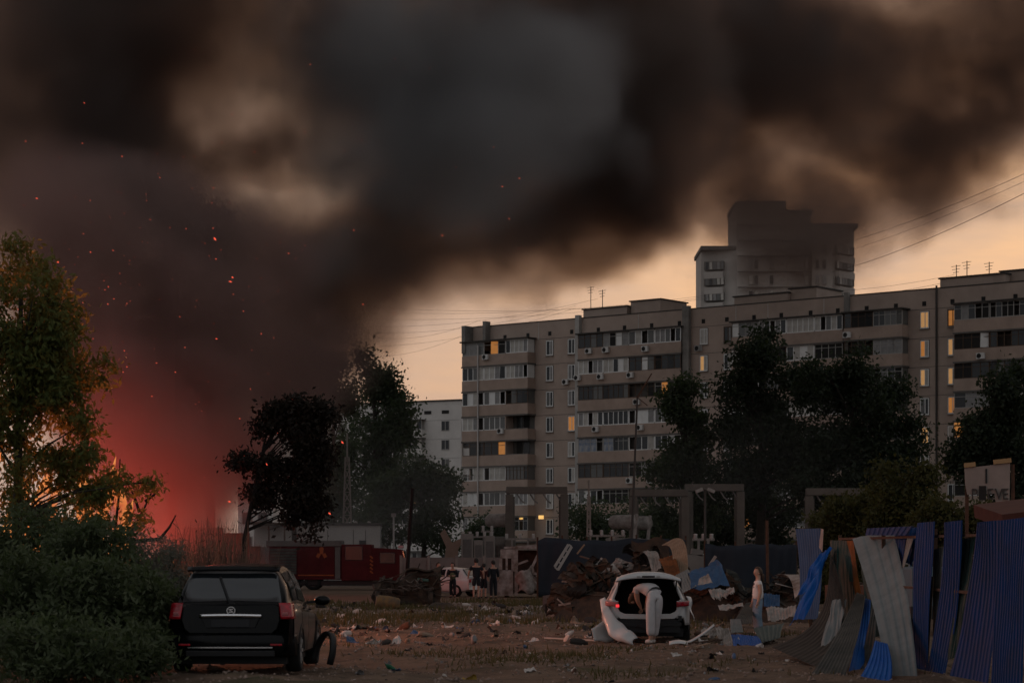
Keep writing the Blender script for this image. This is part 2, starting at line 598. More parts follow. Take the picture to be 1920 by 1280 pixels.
def strip(u, w, dep, m, z0=0, z1=ROOF + 0.35):
    MB().box((u, -dep / 2, (z0 + z1) / 2), (w, dep, z1 - z0)).build('pilaster', m, bld)
strip(fu(1087), 0.55, 0.5, M_conc)
strip(fu(1290), 0.8, 0.5, M_conc_d)
strip(fu(1590), 0.5, 0.4, M_conc_d)
strip(fu(884), 0.5, 1.45, M_conc_d, 25.2, ROOF + 0.1)
strip(fu(917), 0.4, 0.9, M_conc_d, 25.4, ROOF + 0.5)
MB().tube([(fu(1757), -0.12, 0), (fu(1757), -0.12, ROOF + 0.3)], 0.1, 6).build('drainpipe', M_felt, bld)
MB().tube([(fu(912), -1.52, 0), (fu(912), -1.52, ROOF - 2.2)], 0.085, 6).build('drainpipe', M_pipe, bld)
for u in (fu(1197), fu(1010), fu(1380), fu(1440), fu(1545)):
    MB().box((u, -0.01, ROOF - 1.0), (0.05, 0.02, 1.9)).build('wall_seam', M_pipe, bld)

# parapet vents
vent_me = MB().box((0, -0.012, 0), (0.42, 0.03, 0.45)).mesh('vent')
vent_me.materials.append(M_dark)
for px in (909, 947, 990, 1031, 1072, 1122, 1171, 1222, 1274, 1319, 1363, 1414, 1465, 1520, 1571, 1625, 1680, 1733, 1786, 1844, 1904):
    o = link_mesh('vent', vent_me, None, bld)
    o.location = (fu(px), 0, ROOF - 1.35)

# roof houses
def roof_house(p0, p1, h, y0=2.5, dy=5):
    a, b2 = fu(p0), fu(p1)
    m_ = MB().box(((a + b2) / 2, y0 + dy / 2, ROOF + h / 2), (b2 - a, dy, h))
    o = m_.build('stair_house', M_brick, bld)
    MB().box(((a + b2) / 2, y0 + dy / 2, ROOF + h + 0.06), (b2 - a + 0.3, dy + 0.3, 0.13)).build('cap', M_felt, o)
roof_house(1068, 1150, 1.25); roof_house(1152, 1208, 1.75, 3)
roof_house(1352, 1452, 1.2); roof_house(1452, 1502, 1.6, 3)
roof_house(1759, 1880, 0.95, 0.4); roof_house(1862, 1925, 1.3, 1.6)
for px, hh in ((1075, 3.9), (1097, 3.4), (1764, 2.6), (1784, 2.9), (1826, 2.6)):
    u = fu(px)
    a = MB().tube([(u, 3.2, ROOF + 0.8), (u, 3.2, ROOF + hh)], 0.045, 5)
    for j in range(3):
        a.bar((u - 0.55 + 0.1 * j, 3.2, ROOF + hh - 0.15 - 0.3 * j), (u + 0.45 - 0.1 * j, 3.2, ROOF + hh - 0.1 - 0.3 * j), 0.04)
    a.build('antenna', M_felt, bld)

# windows: one frame mesh and two panes each
WW, WH = 0.95, 1.62
wf = MB()
wf.box((-WW / 2 + 0.04, -0.03, 0), (0.09, 0.06, WH)); wf.box((WW / 2 - 0.04, -0.03, 0), (0.09, 0.06, WH))
wf.box((0, -0.03, WH / 2 - 0.04), (WW - 0.17, 0.06, 0.09)); wf.box((0, -0.03, -WH / 2 + 0.04), (WW - 0.17, 0.06, 0.09))
wf.box((0.06, -0.032, 0), (0.08, 0.05, WH - 0.17))
wf_me = wf.mesh('window'); sill_me = MB().box((0, -0.1, -WH / 2 - 0.05), (WW + 0.15, 0.2, 0.05)).mesh('sill')
sill_me.materials.append(M_conc)
wf_me_w = wf_me; wf_me_w.materials.append(M_white)
wf_me_b = wf_me.copy(); wf_me_b.materials.clear(); wf_me_b.materials.append(M_frame_b)
hole_me = MB().box((0, -0.008, 0), (WW + 0.12, 0.01, WH + 0.12)).mesh('reveal'); hole_me.materials.append(M_slab)
pane_mes = {}
def pane_mesh(w, h, m):
    k = (round(w, 2), round(h, 2), m.name)
    if k not in pane_mes:
        me = MB().box((0, 0, 0), (w, 0.02, h)).mesh('pane')
        me.materials.append(m)
        pane_mes[k] = me
    return pane_mes[k]
def fwindow(u, z, mats2, frame='w', parent=None, y=0.0):
    par_ = parent or bld
    o = link_mesh('window', wf_me_w if frame == 'w' else wf_me_b, None, par_)
    o.location = (u, y - 0.012, z)
    s_ = link_mesh('sill', sill_me, None, o)
    r_ = link_mesh('reveal', hole_me, None, o)
    for i, (cx, w) in enumerate(((-0.2, 0.42), (0.26, 0.3))):
        p = link_mesh('pane', pane_mesh(w, WH - 0.18, mats2[i]), None, o)
        p.location = (cx, -0.026, 0)
    return o
br = random.Random(3)
def pick():
    r_ = br.random()
    if r_ < 0.42: return M_glass
    if r_ < 0.62: return M_glass_m
    if r_ < 0.82: return M_blind
    return M_curtain
lit = {(1320, 7): M_lit2, (1734, 8): M_lit2, (1786, 8): M_lit, (1734, 7): M_lit, (1786, 7): M_lit2, (1786, 5): M_lit, (1734, 4): M_lit2,
       (1072, 5): M_lit, (1734, 6): M_lit2, (1786, 6): M_lit2, (1734, 2): M_lit2}
for px in (1031, 1072, 1320, 1365, 1734, 1786):
    for k in range(9):
        z = Z1 + k * FL + 1.42
        L_ = lit.get((px, k))
        if L_:
            ms = (L_, L_ if br.random() < 0.5 else M_curtain)
        else:
            ms = (pick(), br.choice((M_curtain, M_blind, M_glass, M_glass)))
        fwindow(fu(px), z, ms, 'b' if (px, k) in ((1786, 8), (1365, 8)) else 'w')

# balcony bays: parapet band (the part), with slab, glazing mullions and panes as sub-parts
GLZ = {'white': (M_white, (M_glass, M_glass_m, M_blind, M_curtain, M_curtain)),
       'old': (M_frame_b, (M_glass, M_dark, M_glass, M_glass_m)),
       'grey': (M_frame_g, (M_glass, M_glass_m, M_dark, M_blind)),
       'blue': (M_frame_g, (M_bluecloth, M_bluecloth, M_blind, M_glass))}
def glazing(par_, u0, u1, y, z0, h, style, n):
    """one apartment's row of panes"""
    fm, pm = GLZ[style]
    w = (u1 - u0) / n
    fr = MB()
    t = 0.09 if style == 'white' else 0.07
    fr.box(((u0 + u1) / 2, y, z0 + t / 2), (u1 - u0, 0.07, t))
    fr.box(((u0 + u1) / 2, y, z0 + h - t / 2), (u1 - u0, 0.07, t))
    for i in range(n + 1):
        fr.box((u0 + i * w, y, z0 + h / 2), (t, 0.06, h - 2 * t))
    if style != 'white':
        fr.box(((u0 + u1) / 2, y, z0 + h * 0.72), (u1 - u0, 0.05, t * 0.7))
    fr.build('glazing_frame', fm, par_)
    run = None
    for i in range(n):
        if run is None or br.random() < 0.6:
            run = br.choice(pm)
        mm = run
        if br.random() < 0.07 and style != 'blue':
            mm = M_white if style == 'white' or br.random() < 0.6 else M_lit
        if br.random() < 0.12:
            continue                         # blown out
        o = link_mesh('pane', pane_mesh(w - t, h - 2 * t, mm), None, par_)
        o.location = (u0 + (i + 0.5) * w, y + 0.012, z0 + h / 2)
        if br.random() < 0.1:
            o.rotation_euler = (0, br.uniform(-0.05, 0.05), br.uniform(0.15, 0.5))

ac_body = MB().box((0, -0.17, 0), (0.8, 0.3, 0.58)).mesh('air_conditioner'); ac_body.materials.append(M_ac)
ac_fan = MB().lathe([(0.001, -0.335), (0.22, -0.335), (0.24, -0.322)], 12, 'y', (-0.12, 0, 0)).mesh('fan'); ac_fan.materials.append(M_dark)
def aircon(u, y, z, parent=None):
    o = link_mesh('air_conditioner', ac_body, None, parent or bld)
    o.location = (u, y, z)
    link_mesh('fan', ac_fan, None, o)
def balcony(p0, p1, k, dep, units, side=True, m=M_brick2):
    """k = storey 0..8; units = list of (style, panes) or None for an open loggia, left to right"""
    a, b2 = fu(p0), fu(p1)
    z0 = Z1 + k * FL
    bd = MB()
    bd.box(((a + b2) / 2, -dep + 0.06, z0 + 0.42), (b2 - a, 0.12, 1.16))
    if side:
        bd.box((b2 - 0.06, -dep / 2 + 0.06, z0 + 0.42), (0.12, dep - 0.12, 1.16))
        bd.box((a + 0.06, -dep / 2 + 0.06, z0 + 0.42), (0.12, dep - 0.12, 1.16))
    o = bd.build('balcony', m, bld)
    MB().box(((a + b2) / 2, -dep / 2 - 0.03, z0 - 0.24), (b2 - a + 0.12, dep + 0.1, 0.16)).build('slab', M_slab, o)
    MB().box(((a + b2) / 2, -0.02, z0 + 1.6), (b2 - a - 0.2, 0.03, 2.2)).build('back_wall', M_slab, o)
    if k == 8:
        MB().box(((a + b2) / 2, -dep / 2 - 0.1, z0 + 2.58), (b2 - a + 0.35, dep + 0.3, 0.14)).build('canopy', M_felt, o)
    tot = len(units)
    w = (b2 - a) / tot
    for i, un in enumerate(units):
        if un is None:
            # a door and window at the back of an open balcony
            for j in (0.3, 0.62):
                pn = link_mesh('pane', pane_mesh(0.8, 1.5, br.choice((M_dark, M_lit, M_glass))), None, o)
                pn.location = (a + (i + j) * w, -0.06, z0 + 1.75)
            rl = MB()
            rl.box((a + (i + 0.5) * w, -dep + 0.06, z0 + 1.03), (w, 0.15, 0.06))
            rl.build('rail', M_conc_d, o)
            if i > 0 or i < tot - 1:
                MB().box((a + (i if i > 0 else i + 1) * w, -dep / 2, z0 + 1.75), (0.1, dep, 1.5)).build('divider', M_brick2, o)
        else:
            st, n = un
            glazing(o, a + i * w + 0.06, a + (i + 1) * w - 0.06, -dep + 0.08, z0 + 1.0, 1.5, st, n)
            if side and i == tot - 1:
                sp = link_mesh('side_panel', pane_mesh(dep - 0.2, 1.45, M_white if st == 'white' else M_glass_m), None, o)
                sp.rotation_euler = (0, 0, R(90)); sp.location = (b2 - 0.08, -dep / 2, z0 + 1.74)
    return o
Wt, Od, Gr = 'white', 'old', 'grey'
bayA = {8: [(Gr, 3), (Gr, 3), (Wt, 5)], 7: [(Wt, 4), (Wt, 4), (Wt, 5)], 6: [(Wt, 4), (Wt, 4), (Od, 4)], 5: [(Wt, 4), (Wt, 4), None],
        4: [(Od, 3), (Od, 3), None], 3: [(Wt, 4), (Wt, 4), (Od, 6)], 2: [(Wt, 4), (Wt, 4), (Wt, 5)], 1: [(Wt, 4), (Wt, 4), (Gr, 5)]}
for k, u in bayA.items():
    balcony(881, 1004, k, 1.4, u)
logB = {8: [(Od, 4), (Gr, 4), (Wt, 4), (Wt, 5)], 7: [(Wt, 5), (Wt, 5), (Od, 4), (Od, 4)], 6: [(Od, 5), (Od, 5), (Od, 4), (Gr, 4)],
        5: [(Wt, 5), (Wt, 5), (Wt, 4), (Wt, 4)], 4: [('blue', 4), ('blue', 5), (Wt, 4), (Wt, 4)], 3: [(Od, 4), (Od, 4), (Gr, 4), (Wt, 4)],
        2: [(Wt, 4), (Gr, 4), (Od, 4), (Gr, 4)], 1: [(Gr, 4), (Wt, 4), (Od, 4), (Gr, 4)]}
for k, u in logB.items():
    balcony(1091, 1284, k, 0.75, u, False)
for k in range(1, 9):
    if k >= 6:
        balcony(1379, 1587, k, 0.75, [(Gr, 4), (Wt, 5), (Wt, 5), (Wt, 5)] if k == 8 else [(Wt, 4), (Od, 4), (Wt, 4), (Gr, 4)], False)
        balcony(1594, 1704, k, 1.3, [(Od, 4), (Gr, 5)] if k == 8 else [(Od, 4), (Gr, 4)])
        balcony(1800, 1935, k, 1.3, [(Gr, 5), (Gr, 6)] if k == 8 else [(Od, 4), (Od, 5)])
    else:
        balcony(1379, 1587, k, 0.75, [(Gr, 3), (Wt, 3)], False)
        balcony(1594, 1704, k, 1.3, [(Od, 3), None])
        balcony(1800, 1935, k, 1.3, [(Gr, 3), (Wt, 3)])
for px, py in ((927, 671), (1113, 659), (1145, 657), (1219, 655), (1311, 653), (1092, 709), (1135, 707), (1191, 704), (1062, 716), (1203, 754),
               (1126, 805), (1209, 802), (955, 809), (1190, 901), (1229, 901), (1311, 653), (1602, 630), (1852, 669)):
    u = fu(px)
    d = FA.y + u * ft.y
    z = CH + (HZ - py) / F * d
    dep = 1.4 if px < 1010 else 0.75 if px < 1050 or 1090 <= px < 1290 else 1.3 if px > 1590 else 0.0
    aircon(u, -dep, z)
# entrance canopy lamps
for px in (985, 1024):
    MB().box((fu(px), -0.9, 6.9 - 0.2), (0.5, 0.3, 0.4)).build('entrance_lamp', mat('entrance_lamp_glow', (0.8, 0.6, 0.3), 0.5, emit=(1, 0.55, 0.15), estr=0.9), bld)

# ---------------------------------------------------------------- white panel block behind
M_wpanel = mat('white_panel', (0.62, 0.6, 0.57), 0.9, var=0.2, vscale=0.25)
M_wjoint = mat('panel_joint_grey', (0.3, 0.29, 0.28), 0.9)
def panel_block(name, label, p_r, d_r, length, ang, roofz, cols, nfl, parts_full=True, wide=8.0):
    """the facade runs away to one side from its near corner (photo column p_r at d_r)"""
    o = empty(name, GP(p_r, d_r), ang, label, 'building')
    MB().box((-length / 2, wide / 2, roofz / 2), (length, wide, roofz)).build('wall', M_wpanel, o)
    MB().box((-length / 2, wide / 2, roofz + 0.1), (length + 0.3, wide + 0.3, 0.22)).build('roof', M_felt, o)
    jn = MB()
    for k in range(nfl):
        jn.box((-length / 2, -0.004, roofz - 1.9 - k * FL - 0.9), (length, 0.02, 0.06))
    jn.build('panel_joint', M_wjoint, o)
    return o
ang_w = R(-28)
wb = panel_block('apartment_building', 'white panel apartment block behind the trees and the brick block', 864, 335, 32, ang_w, 25.6, None, 8)
wp = {}
for k in range(8):
    zc = 25.6 - 2.9 - 0.75 - k * FL
    for u, kind in ((-2.6, 'w'), (-8.6, 'b'), (-14.6, 'b'), (-20.6, 'w'), (-26.6, 'b')):
        if kind == 'w':
            f = MB().box((0, -0.03, 0), (1.35, 0.06, 1.5)).build('window', M_frame_g, wb); f.location = (u, 0, zc)
            for dx in (-0.33, 0.33):
                p = link_mesh('pane', pane_mesh(0.55, 1.3, br.choice((M_glass, M_glass_m))), None, f); p.location = (dx, -0.065, 0)
        else:
            b_ = MB().box((0, -0.6, -1.1), (5.2, 1.2, 1.1)).build('balcony', M_wpanel, wb); b_.location = (u, 0, zc)
            MB().box((0, -0.6, -1.72), (5.3, 1.3, 0.12)).build('slab', M_slab, b_)
            MB().box((0, -0.65, 0.98), (5.3, 1.3, 0.1)).build('slab', M_slab, b_)
            MB().box((0, -0.9, 0.2), (5.0, 0.08, 1.4)).build('glazing_frame', M_frame_g, b_)
            for i in range(6):
                p = link_mesh('pane', pane_mesh(0.68, 1.2, br.choice((M_glass, M_glass_m, M_glass_m, M_curtain, M_lit2 if br.random() < 0.15 else M_blind))), None, b_)
                p.location = (-2.08 + i * 0.83, -0.95, 0.22)
for u in (-2.6, -5.6, -8.9, -12, -15, -18):
    MB().box((u, -0.02, 24.0), (1.2, 0.06, 0.5)).build('vent', M_dark, wb)
# the short end face, towards the brick block
for k in range(8):
    zc = 25.6 - 2.9 - 0.75 - k * FL
    f = MB().box((0, 0, 0), (0.06, 1.3, 1.5)).build('window', M_frame_g, wb); f.location = (0.03, 5.6, zc)
    p = MB().box((0.045, 0, 0), (0.02, 1.0, 1.3)).build('pane', M_glass, f)
    b_ = MB().box((0.5, 2.0, -1.1), (1.0, 2.6, 1.1)).build('balcony', M_wpanel, wb); b_.location = (0, 0, zc)
    MB().box((0.5, 2.0, 0.1), (0.9, 2.5, 1.2)).build('glazing_frame', M_glass, b_)
MB().box((-12.6, 3, 26.5), (1.9, 1.5, 1.6)).build('roof_hatch', M_felt, wb)
an = MB().tube([(-15.0, 2, 25.6), (-15.0, 2, 31.4)], 0.06, 5)
for j in range(4):
    an.bar((-15.5, 2, 30.9 - j * 0.45), (-14.5, 2, 30.9 - j * 0.45), 0.06)
an.build('antenna', M_felt, wb)
MB().tube([(-1.2, 3, 25.6), (-1.2, 3, 27.3)], 0.13, 6).build('chimney', M_felt, wb)

wb2 = panel_block('apartment_building', 'white panel building glimpsed behind the leaning burnt tree', 512, 260, 4.2, R(-12), 17.5, None, 5)
for k in range(5):
    for u in (-1.2, -3.1):
        f = MB().box((u, -0.03, 15.2 - k * FL), (1.35, 0.06, 1.5)).build('window', M_frame_g, wb2)
        MB().box((u, -0.07, 15.2 - k * FL), (1.1, 0.03, 1.3)).build('pane', M_glass, f)

# ---------------------------------------------------------------- tower block in the smoke
M_tower = mat('tower_panel', (0.42, 0.39, 0.36), 0.9, var=0.2, vscale=0.2)
TD = 405.0
ts = TD / F
tw = empty('tower_block', GP(1460, TD), R(0), 'tall stepped tower block with its top lost in smoke', 'building')
def tx(px): return (px - 1460) * ts
def tz(py): return CH + (HZ - py) * ts
def prism(pts, z0, z1):
    m_ = MB(); n = len(pts)
    m_.add([(x, y, z0) for x, y in pts] + [(x, y, z1) for x, y in pts],
           [tuple(range(n - 1, -1, -1)), tuple(range(n, 2 * n))] + [(i, (i + 1) % n, (i + 1) % n + n, i + n) for i in range(n)])
    return m_
prism([(tx(1315), 1.0), (tx(1379), -1.5), (tx(1379), 12), (tx(1315), 12)], 0, tz(470)).build('wing', M_tower, tw)
core_o = prism([(tx(1379), -2.0), (tx(1470), -3.2), (tx(1470), 14), (tx(1379), 14)], 0, tz(386)).build('core', M_tower, tw)
prism([(tx(1470), -3.2), (tx(1519), -1.2), (tx(1519), 13), (tx(1470), 13)], 0, tz(403)).build('core', M_tower, tw)
prism([(tx(1519), -3.0), (tx(1556), -2.6), (tx(1605), 2.6), (tx(1605), 14), (tx(1519), 14)], 0, tz(428)).build('wing', M_tower, tw)
for (a, b2, py) in ((1315, 1379, 470), (1379, 1470, 386), (1470, 1519, 403), (1519, 1605, 428)):
    MB().box(((tx(a) + tx(b2)) / 2, 6, tz(py) + 0.3), (tx(b2) - tx(a) + 0.4, 15, 0.7)).build('parapet', M_slab, tw)
for i, py in enumerate(range(412, 590, 29)):
    for (a, b2, ya, yb, n) in ((1322, 1356, 0.75, -0.6, 5), (1565, 1600, -1.65, 2.05, 6)):
        if py < 480 and a < 1379: continue
        if py < 445: continue
        p0 = Vector((tx(a), ya - 0.5, tz(py))); p1 = Vector((tx(b2), yb - 0.5, tz(py)))
        bal = MB().bar(p0 + Vector((0, 0, -1.7)), p1 + Vector((0, 0, -1.7)), 1.2, 1.2).build('balcony', M_tower, tw)
        MB().bar(p0, p1, 1.0, 1.5).build('glazing_frame', M_slab, bal)
        for j in range(n):
            q = p0.lerp(p1, (j + 0.5) / n) + Vector((0, -0.55 if a < 1400 else -0.75, 0))
            MB().box((0, 0, 0), ((p1 - p0).length / n * 0.7, 0.05, 1.3), (0, 0, math.atan2(p1.y - p0.y, p1.x - p0.x))).build('pane', br.choice((M_glass_m, M_curtain, M_blind, M_glass)), bal).location = q
    for px, yy in ((1405, -2.4), (1415, -2.5), (1443, -2.9), (1510, -1.7), (1528, -2.95), (1541, -2.8)):
        if py > 480 or (px > 1500 and py > 445):
            f = MB().box((0, -0.03, 0), (0.75, 0.3, 1.7)).build('window', M_frame_g, tw); f.location = (tx(px), yy, tz(py))
            MB().box((0, -0.2, 0), (0.6, 0.05, 1.5)).build('pane', br.choice((M_glass, M_glass, M_blind, M_curtain)), f)
    MB().box((0, -2.9, tz(py) - 1.35), (tx(1519) - tx(1379) - 0.3, 0.8, 0.12)).build('panel_joint', M_slab, tw).location = ((tx(1379) + tx(1519)) / 2, 0, 0)
for px, top in ((1430, 380), (1462, 378), (1513, 396)):
    MB().tube([(tx(px), 3, tz(400)), (tx(px), 3, tz(top))], 0.09, 5).build('antenna', M_felt, tw)
# ---------------------------------------------------------------- trees and shrubs
def leaf_mat(name, a, b, tr, rough=0.65):
    return mat(name, a, rough, spec=0.25, col2=b, vscale=1.3, transl=tr)
LM_dark = leaf_mat('leaf_dark', (0.035, 0.05, 0.03), (0.02, 0.03, 0.018), (0.03, 0.045, 0.015))
LM_mid = leaf_mat('leaf_mid', (0.065, 0.085, 0.05), (0.035, 0.05, 0.03), (0.05, 0.08, 0.025))
LM_maple = leaf_mat('leaf_maple', (0.11, 0.13, 0.035), (0.05, 0.08, 0.02), (0.2, 0.13, 0.03))
LM_shrub = leaf_mat('leaf_shrub', (0.095, 0.115, 0.06), (0.045, 0.06, 0.03), (0.06, 0.09, 0.03))
LM_grey = leaf_mat('leaf_grey', (0.16, 0.165, 0.14), (0.09, 0.095, 0.075), (0.09, 0.09, 0.06))
LM_yel = leaf_mat('leaf_yellow', (0.07, 0.07, 0.02), (0.03, 0.035, 0.012), (0.06, 0.06, 0.015))
LM_burnt = leaf_mat('leaf_burnt', (0.014, 0.013, 0.011), (0.028, 0.02, 0.013), (0.012, 0.01, 0.006))
M_bark = mat('bark', (0.05, 0.04, 0.032), 0.95, var=0.4, vscale=6, bump=0.5, bscale=14)
M_bark_d = mat('bark_burnt', (0.015, 0.013, 0.012), 0.95, var=0.3, vscale=6)
npr = np.random.default_rng(11)

def leaf_cloud(centres, per, sig, size, droop=0.35, aspect=0.55):
    """rhombic leaves scattered round cluster centres"""
    n = len(centres) * per
    c = np.repeat(centres, per, axis=0)
    off = npr.normal(0, 1, (n, 3)) * sig
    off[:, 2] *= 0.75
    p = c + off
    d = npr.normal(0, 1, (n, 3))
    d[:, 2] -= droop
    d /= np.linalg.norm(d, axis=1)[:, None]
    t = np.cross(d, npr.normal(0, 1, (n, 3)))
    t /= np.linalg.norm(t, axis=1)[:, None] + 1e-6
    s = size * npr.uniform(0.55, 1.3, n)[:, None]
    v = np.stack([p, p + d * s * 0.5 + t * s * aspect * 0.5, p + d * s, p + d * s * 0.5 - t * s * aspect * 0.5], axis=1).reshape(-1, 3)
    f = np.arange(n * 4).reshape(-1, 4)
    return v, f

def crown_points(lobes, d, dep, n, shell=0.6):
    """cluster centres inside ellipsoid lobes given in photo pixels at distance d"""
    s = d / F
    vol = np.array([l[2] * l[3] * (l[4] if len(l) > 4 else 1) for l in lobes], float)
    cnt = np.maximum(3, (vol / vol.sum() * n).astype(int))
    pts = []
    for l, k in zip(lobes, cnt):
        c = np.array(W(l[0], l[1], d))
        dp = dep if dep else l[2] * s
        ext = np.array([l[2] * s, dp, l[3] * s])
        # uneven clumps inside the lobe rather than one even ball
        nb = max(4, int(k / 11))
        q = npr.normal(0, 1, (nb, 3))
        q /= np.linalg.norm(q, axis=1)[:, None]
        bc_ = q * (npr.uniform(0.25, 1.0, nb) ** 0.6)[:, None]
        br_ = npr.uniform(0.16, 0.42, nb)
        j = npr.integers(0, nb, k)
        g = npr.normal(0, 1, (k, 3))
        g /= np.linalg.norm(g, axis=1)[:, None]
        r = npr.uniform(0, 1, k) ** (1 / 3 * (1 - shell) + 0.05)
        pts.append(c + (bc_[j] + g * (r * br_[j])[:, None]) * ext)
    p = np.concatenate(pts)
    return p[p[:, 2] > 0.15]

def tree(name, label, px, d, lobes, ncl, per, sig, size, leafm, trunk_top, trunk_r=0.25, barkm=None, dep=None, limbs=10,
         group=None, base_px=None, shell=0.6, cat='tree', droop=0.35, aspect=0.55, stems=None):
    b = GP(base_px if base_px is not None else px, d)
    b.z = ground_z(b.x, b.y)
    o = empty(name, b, 0, label, cat, group)
    pts = crown_points(lobes, d, dep, ncl, shell)
    v, f = leaf_cloud(pts, per, sig, size, droop, aspect)
    v = v - np.array(b)
    me = np_mesh('crown', v, f)
    link_mesh('crown', me, leafm, o)
    tk = MB()
    top = W(*trunk_top, d) - b
    bend = Vector((npr.uniform(-0.3, 0.3), npr.uniform(-0.3, 0.3), 0))
    spine = [Vector((0, 0, -0.1)), top * 0.35 + bend, top * 0.7 + bend * 0.6, top]
    tk.tube(spine, [trunk_r, trunk_r * 0.8, trunk_r * 0.55, trunk_r * 0.25], 8)
    idx = npr.choice(len(pts), min(limbs, len(pts)), replace=False)
    for i in idx:
        e = Vector(pts[i]) - b
        tt = min(0.9, max(0.2, e.z / max(top.z, 0.1) * 0.75))
        k = tt * 3
        a = spine[int(k)].lerp(spine[min(3, int(k) + 1)], k - int(k))
        mid = a.lerp(e, 0.5) + Vector((0, 0, 0.08 * (e - a).length))
        rr = trunk_r * 0.32
        tk.tube([a, mid, e], [rr, rr * 0.6, rr * 0.2], 5, False)
    tk.build('trunk', barkm or M_bark, o, smooth=True)
    return o

GT = 'trees in front of the apartment blocks'
tree('broadleaf_tree', 'narrow dark tree in front of the brick block beside the big dark crowns', 1285, 168,
     [(1283, 745, 42, 40), (1275, 800, 48, 50), (1262, 868, 45, 45), (1298, 880, 50, 60), (1280, 960, 50, 60)], 380, 34, 0.5, 0.34, LM_mid, (1283, 760), 0.28, limbs=14, group=GT)
tree('broadleaf_tree', 'big dark tree with a rounded crown covering the middle of the brick block', 1420, 165,
     [(1432, 690, 62, 58), (1385, 755, 58, 60), (1470, 740, 70, 60), (1420, 830, 90, 80), (1395, 900, 60, 60), (1480, 880, 70, 80)], 700, 36, 0.55, 0.34, LM_dark, (1425, 720), 0.4, limbs=18, group=GT)
tree('broadleaf_tree', 'broad dark tree hiding the lower storeys at the drainpipe of the brick block', 1600, 160,
     [(1540, 715, 55, 62), (1610, 715, 52, 55), (1668, 760, 62, 65), (1590, 800, 90, 70), (1690, 820, 52, 60), (1560, 890, 80, 70), (1640, 890, 70, 60)], 760, 36, 0.55, 0.34, LM_dark, (1600, 740), 0.4, limbs=18, group=GT)
tree('broadleaf_tree', 'dark tree at the edge of the picture above the pale signboard', 1880, 128,
     [(1895, 735, 55, 55), (1850, 800, 55, 50), (1905, 820, 70, 70), (1825, 850, 45, 40), (1885, 890, 60, 50), (1790, 865, 25, 25)], 560, 34, 0.45, 0.28, LM_dark, (1880, 760), 0.32, limbs=14, group=GT)
tree('broadleaf_tree', 'tall grey green tree with a lone spire top beside the white block', 705, 195,
     [(690, 725, 42, 62), (718, 715, 20, 42), (738, 716, 10, 30), (745, 748, 16, 26), (725, 790, 48, 50), (690, 840, 60, 70), (740, 850, 30, 50), (680, 930, 55, 70)], 640, 34, 0.55, 0.36, LM_mid, (700, 700), 0.35, limbs=14, group=GT)
tree('broadleaf_tree', 'slender tree rising behind the lattice mast into the smoke', 628, 182,
     [(627, 700, 17, 42), (610, 740, 22, 40), (640, 760, 25, 50), (630, 840, 36, 60), (620, 930, 40, 60)], 380, 32, 0.48, 0.33, LM_mid, (627, 690), 0.25, limbs=8, group=GT)
tree('broadleaf_tree', 'low rounded grey green tree in front of the white block', 790, 172,
     [(795, 895, 48, 40), (835, 925, 36, 42), (755, 930, 50, 45), (820, 985, 52, 45), (730, 985, 45, 45)], 480, 34, 0.5, 0.32, LM_mid, (795, 900), 0.22, limbs=12, group=GT)
tree('broadleaf_tree', 'wide tree crown half dissolved in brown smoke', 555, 150,
     [(555, 690, 62, 42), (520, 720, 50, 40), (590, 700, 28, 36), (560, 760, 50, 50)], 330, 32, 0.5, 0.32, LM_dark, (555, 700), 0.2, limbs=12, group=GT)
tree('poplar_tree', 'tall poplar whose feathery tips stick out of the smoke', 330, 150,
     [(298, 395, 7, 66), (318, 385, 8, 56), (338, 430, 9, 60), (310, 470, 26, 70), (320, 540, 40, 80), (330, 660, 50, 120)], 360, 30, 0.4, 0.3, LM_burnt, (320, 400), 0.35, limbs=8, group=GT, shell=0.3)
tree('poplar_tree', 'second tall poplar beside the feathery tips in the smoke', 400, 152,
     [(366, 392, 8, 50), (384, 405, 9, 55), (408, 420, 10, 50), (426, 440, 10, 50), (395, 490, 34, 70), (405, 560, 48, 80), (410, 670, 55, 110)], 360, 30, 0.4, 0.3, LM_burnt, (395, 410), 0.35, limbs=8, group=GT, shell=0.3)
tree('burnt_tree', 'black leaning tree with scorched hanging foliage over the low white shed', 455, 96,
     [(570, 800, 40, 40), (590, 860, 26, 60), (575, 930, 24, 50), (586, 975, 12, 32), (545, 940, 14, 36), (520, 880, 30, 30), (498, 925, 38, 16), (530, 770, 34, 26), (474, 862, 36, 12), (500, 800, 20, 14), (605, 780, 22, 24)],
     620, 28, 0.28, 0.22, LM_burnt, (505, 790), 0.13, M_bark_d, base_px=452, limbs=34, group=GT, shell=0.2)

GS = 'shrubs below the apartment blocks'
for px, py, rx, ry, d, lab in ((1130, 975, 75, 50, 200, 'round green shrub beside the door lamp of the brick block'),
                               (912, 1000, 40, 30, 190, 'low dark shrub at the corner of the brick block'),
                               (1235, 970, 45, 60, 205, 'bushy shrub below the narrow dark tree'),
                               (1340, 970, 50, 60, 176, 'dark shrub between the concrete portal posts'),
                               (1450, 965, 70, 60, 172, 'wide dark shrub under the big rounded crown')):
    tree('shrub', lab, px, d, [(px, py, rx, ry), (px - rx * 0.5, py + ry * 0.5, rx * 0.6, ry * 0.7), (px + rx * 0.5, py + ry * 0.5, rx * 0.6, ry * 0.7), (px, 1075, rx * 1.15, 40)],
         260, 30, 0.45, 0.32, LM_dark if px > 1300 else LM_mid, (px, py), 0.1, limbs=6, group=GS, cat='shrub')
GH = 'dark shrubs behind the corrugated fence'
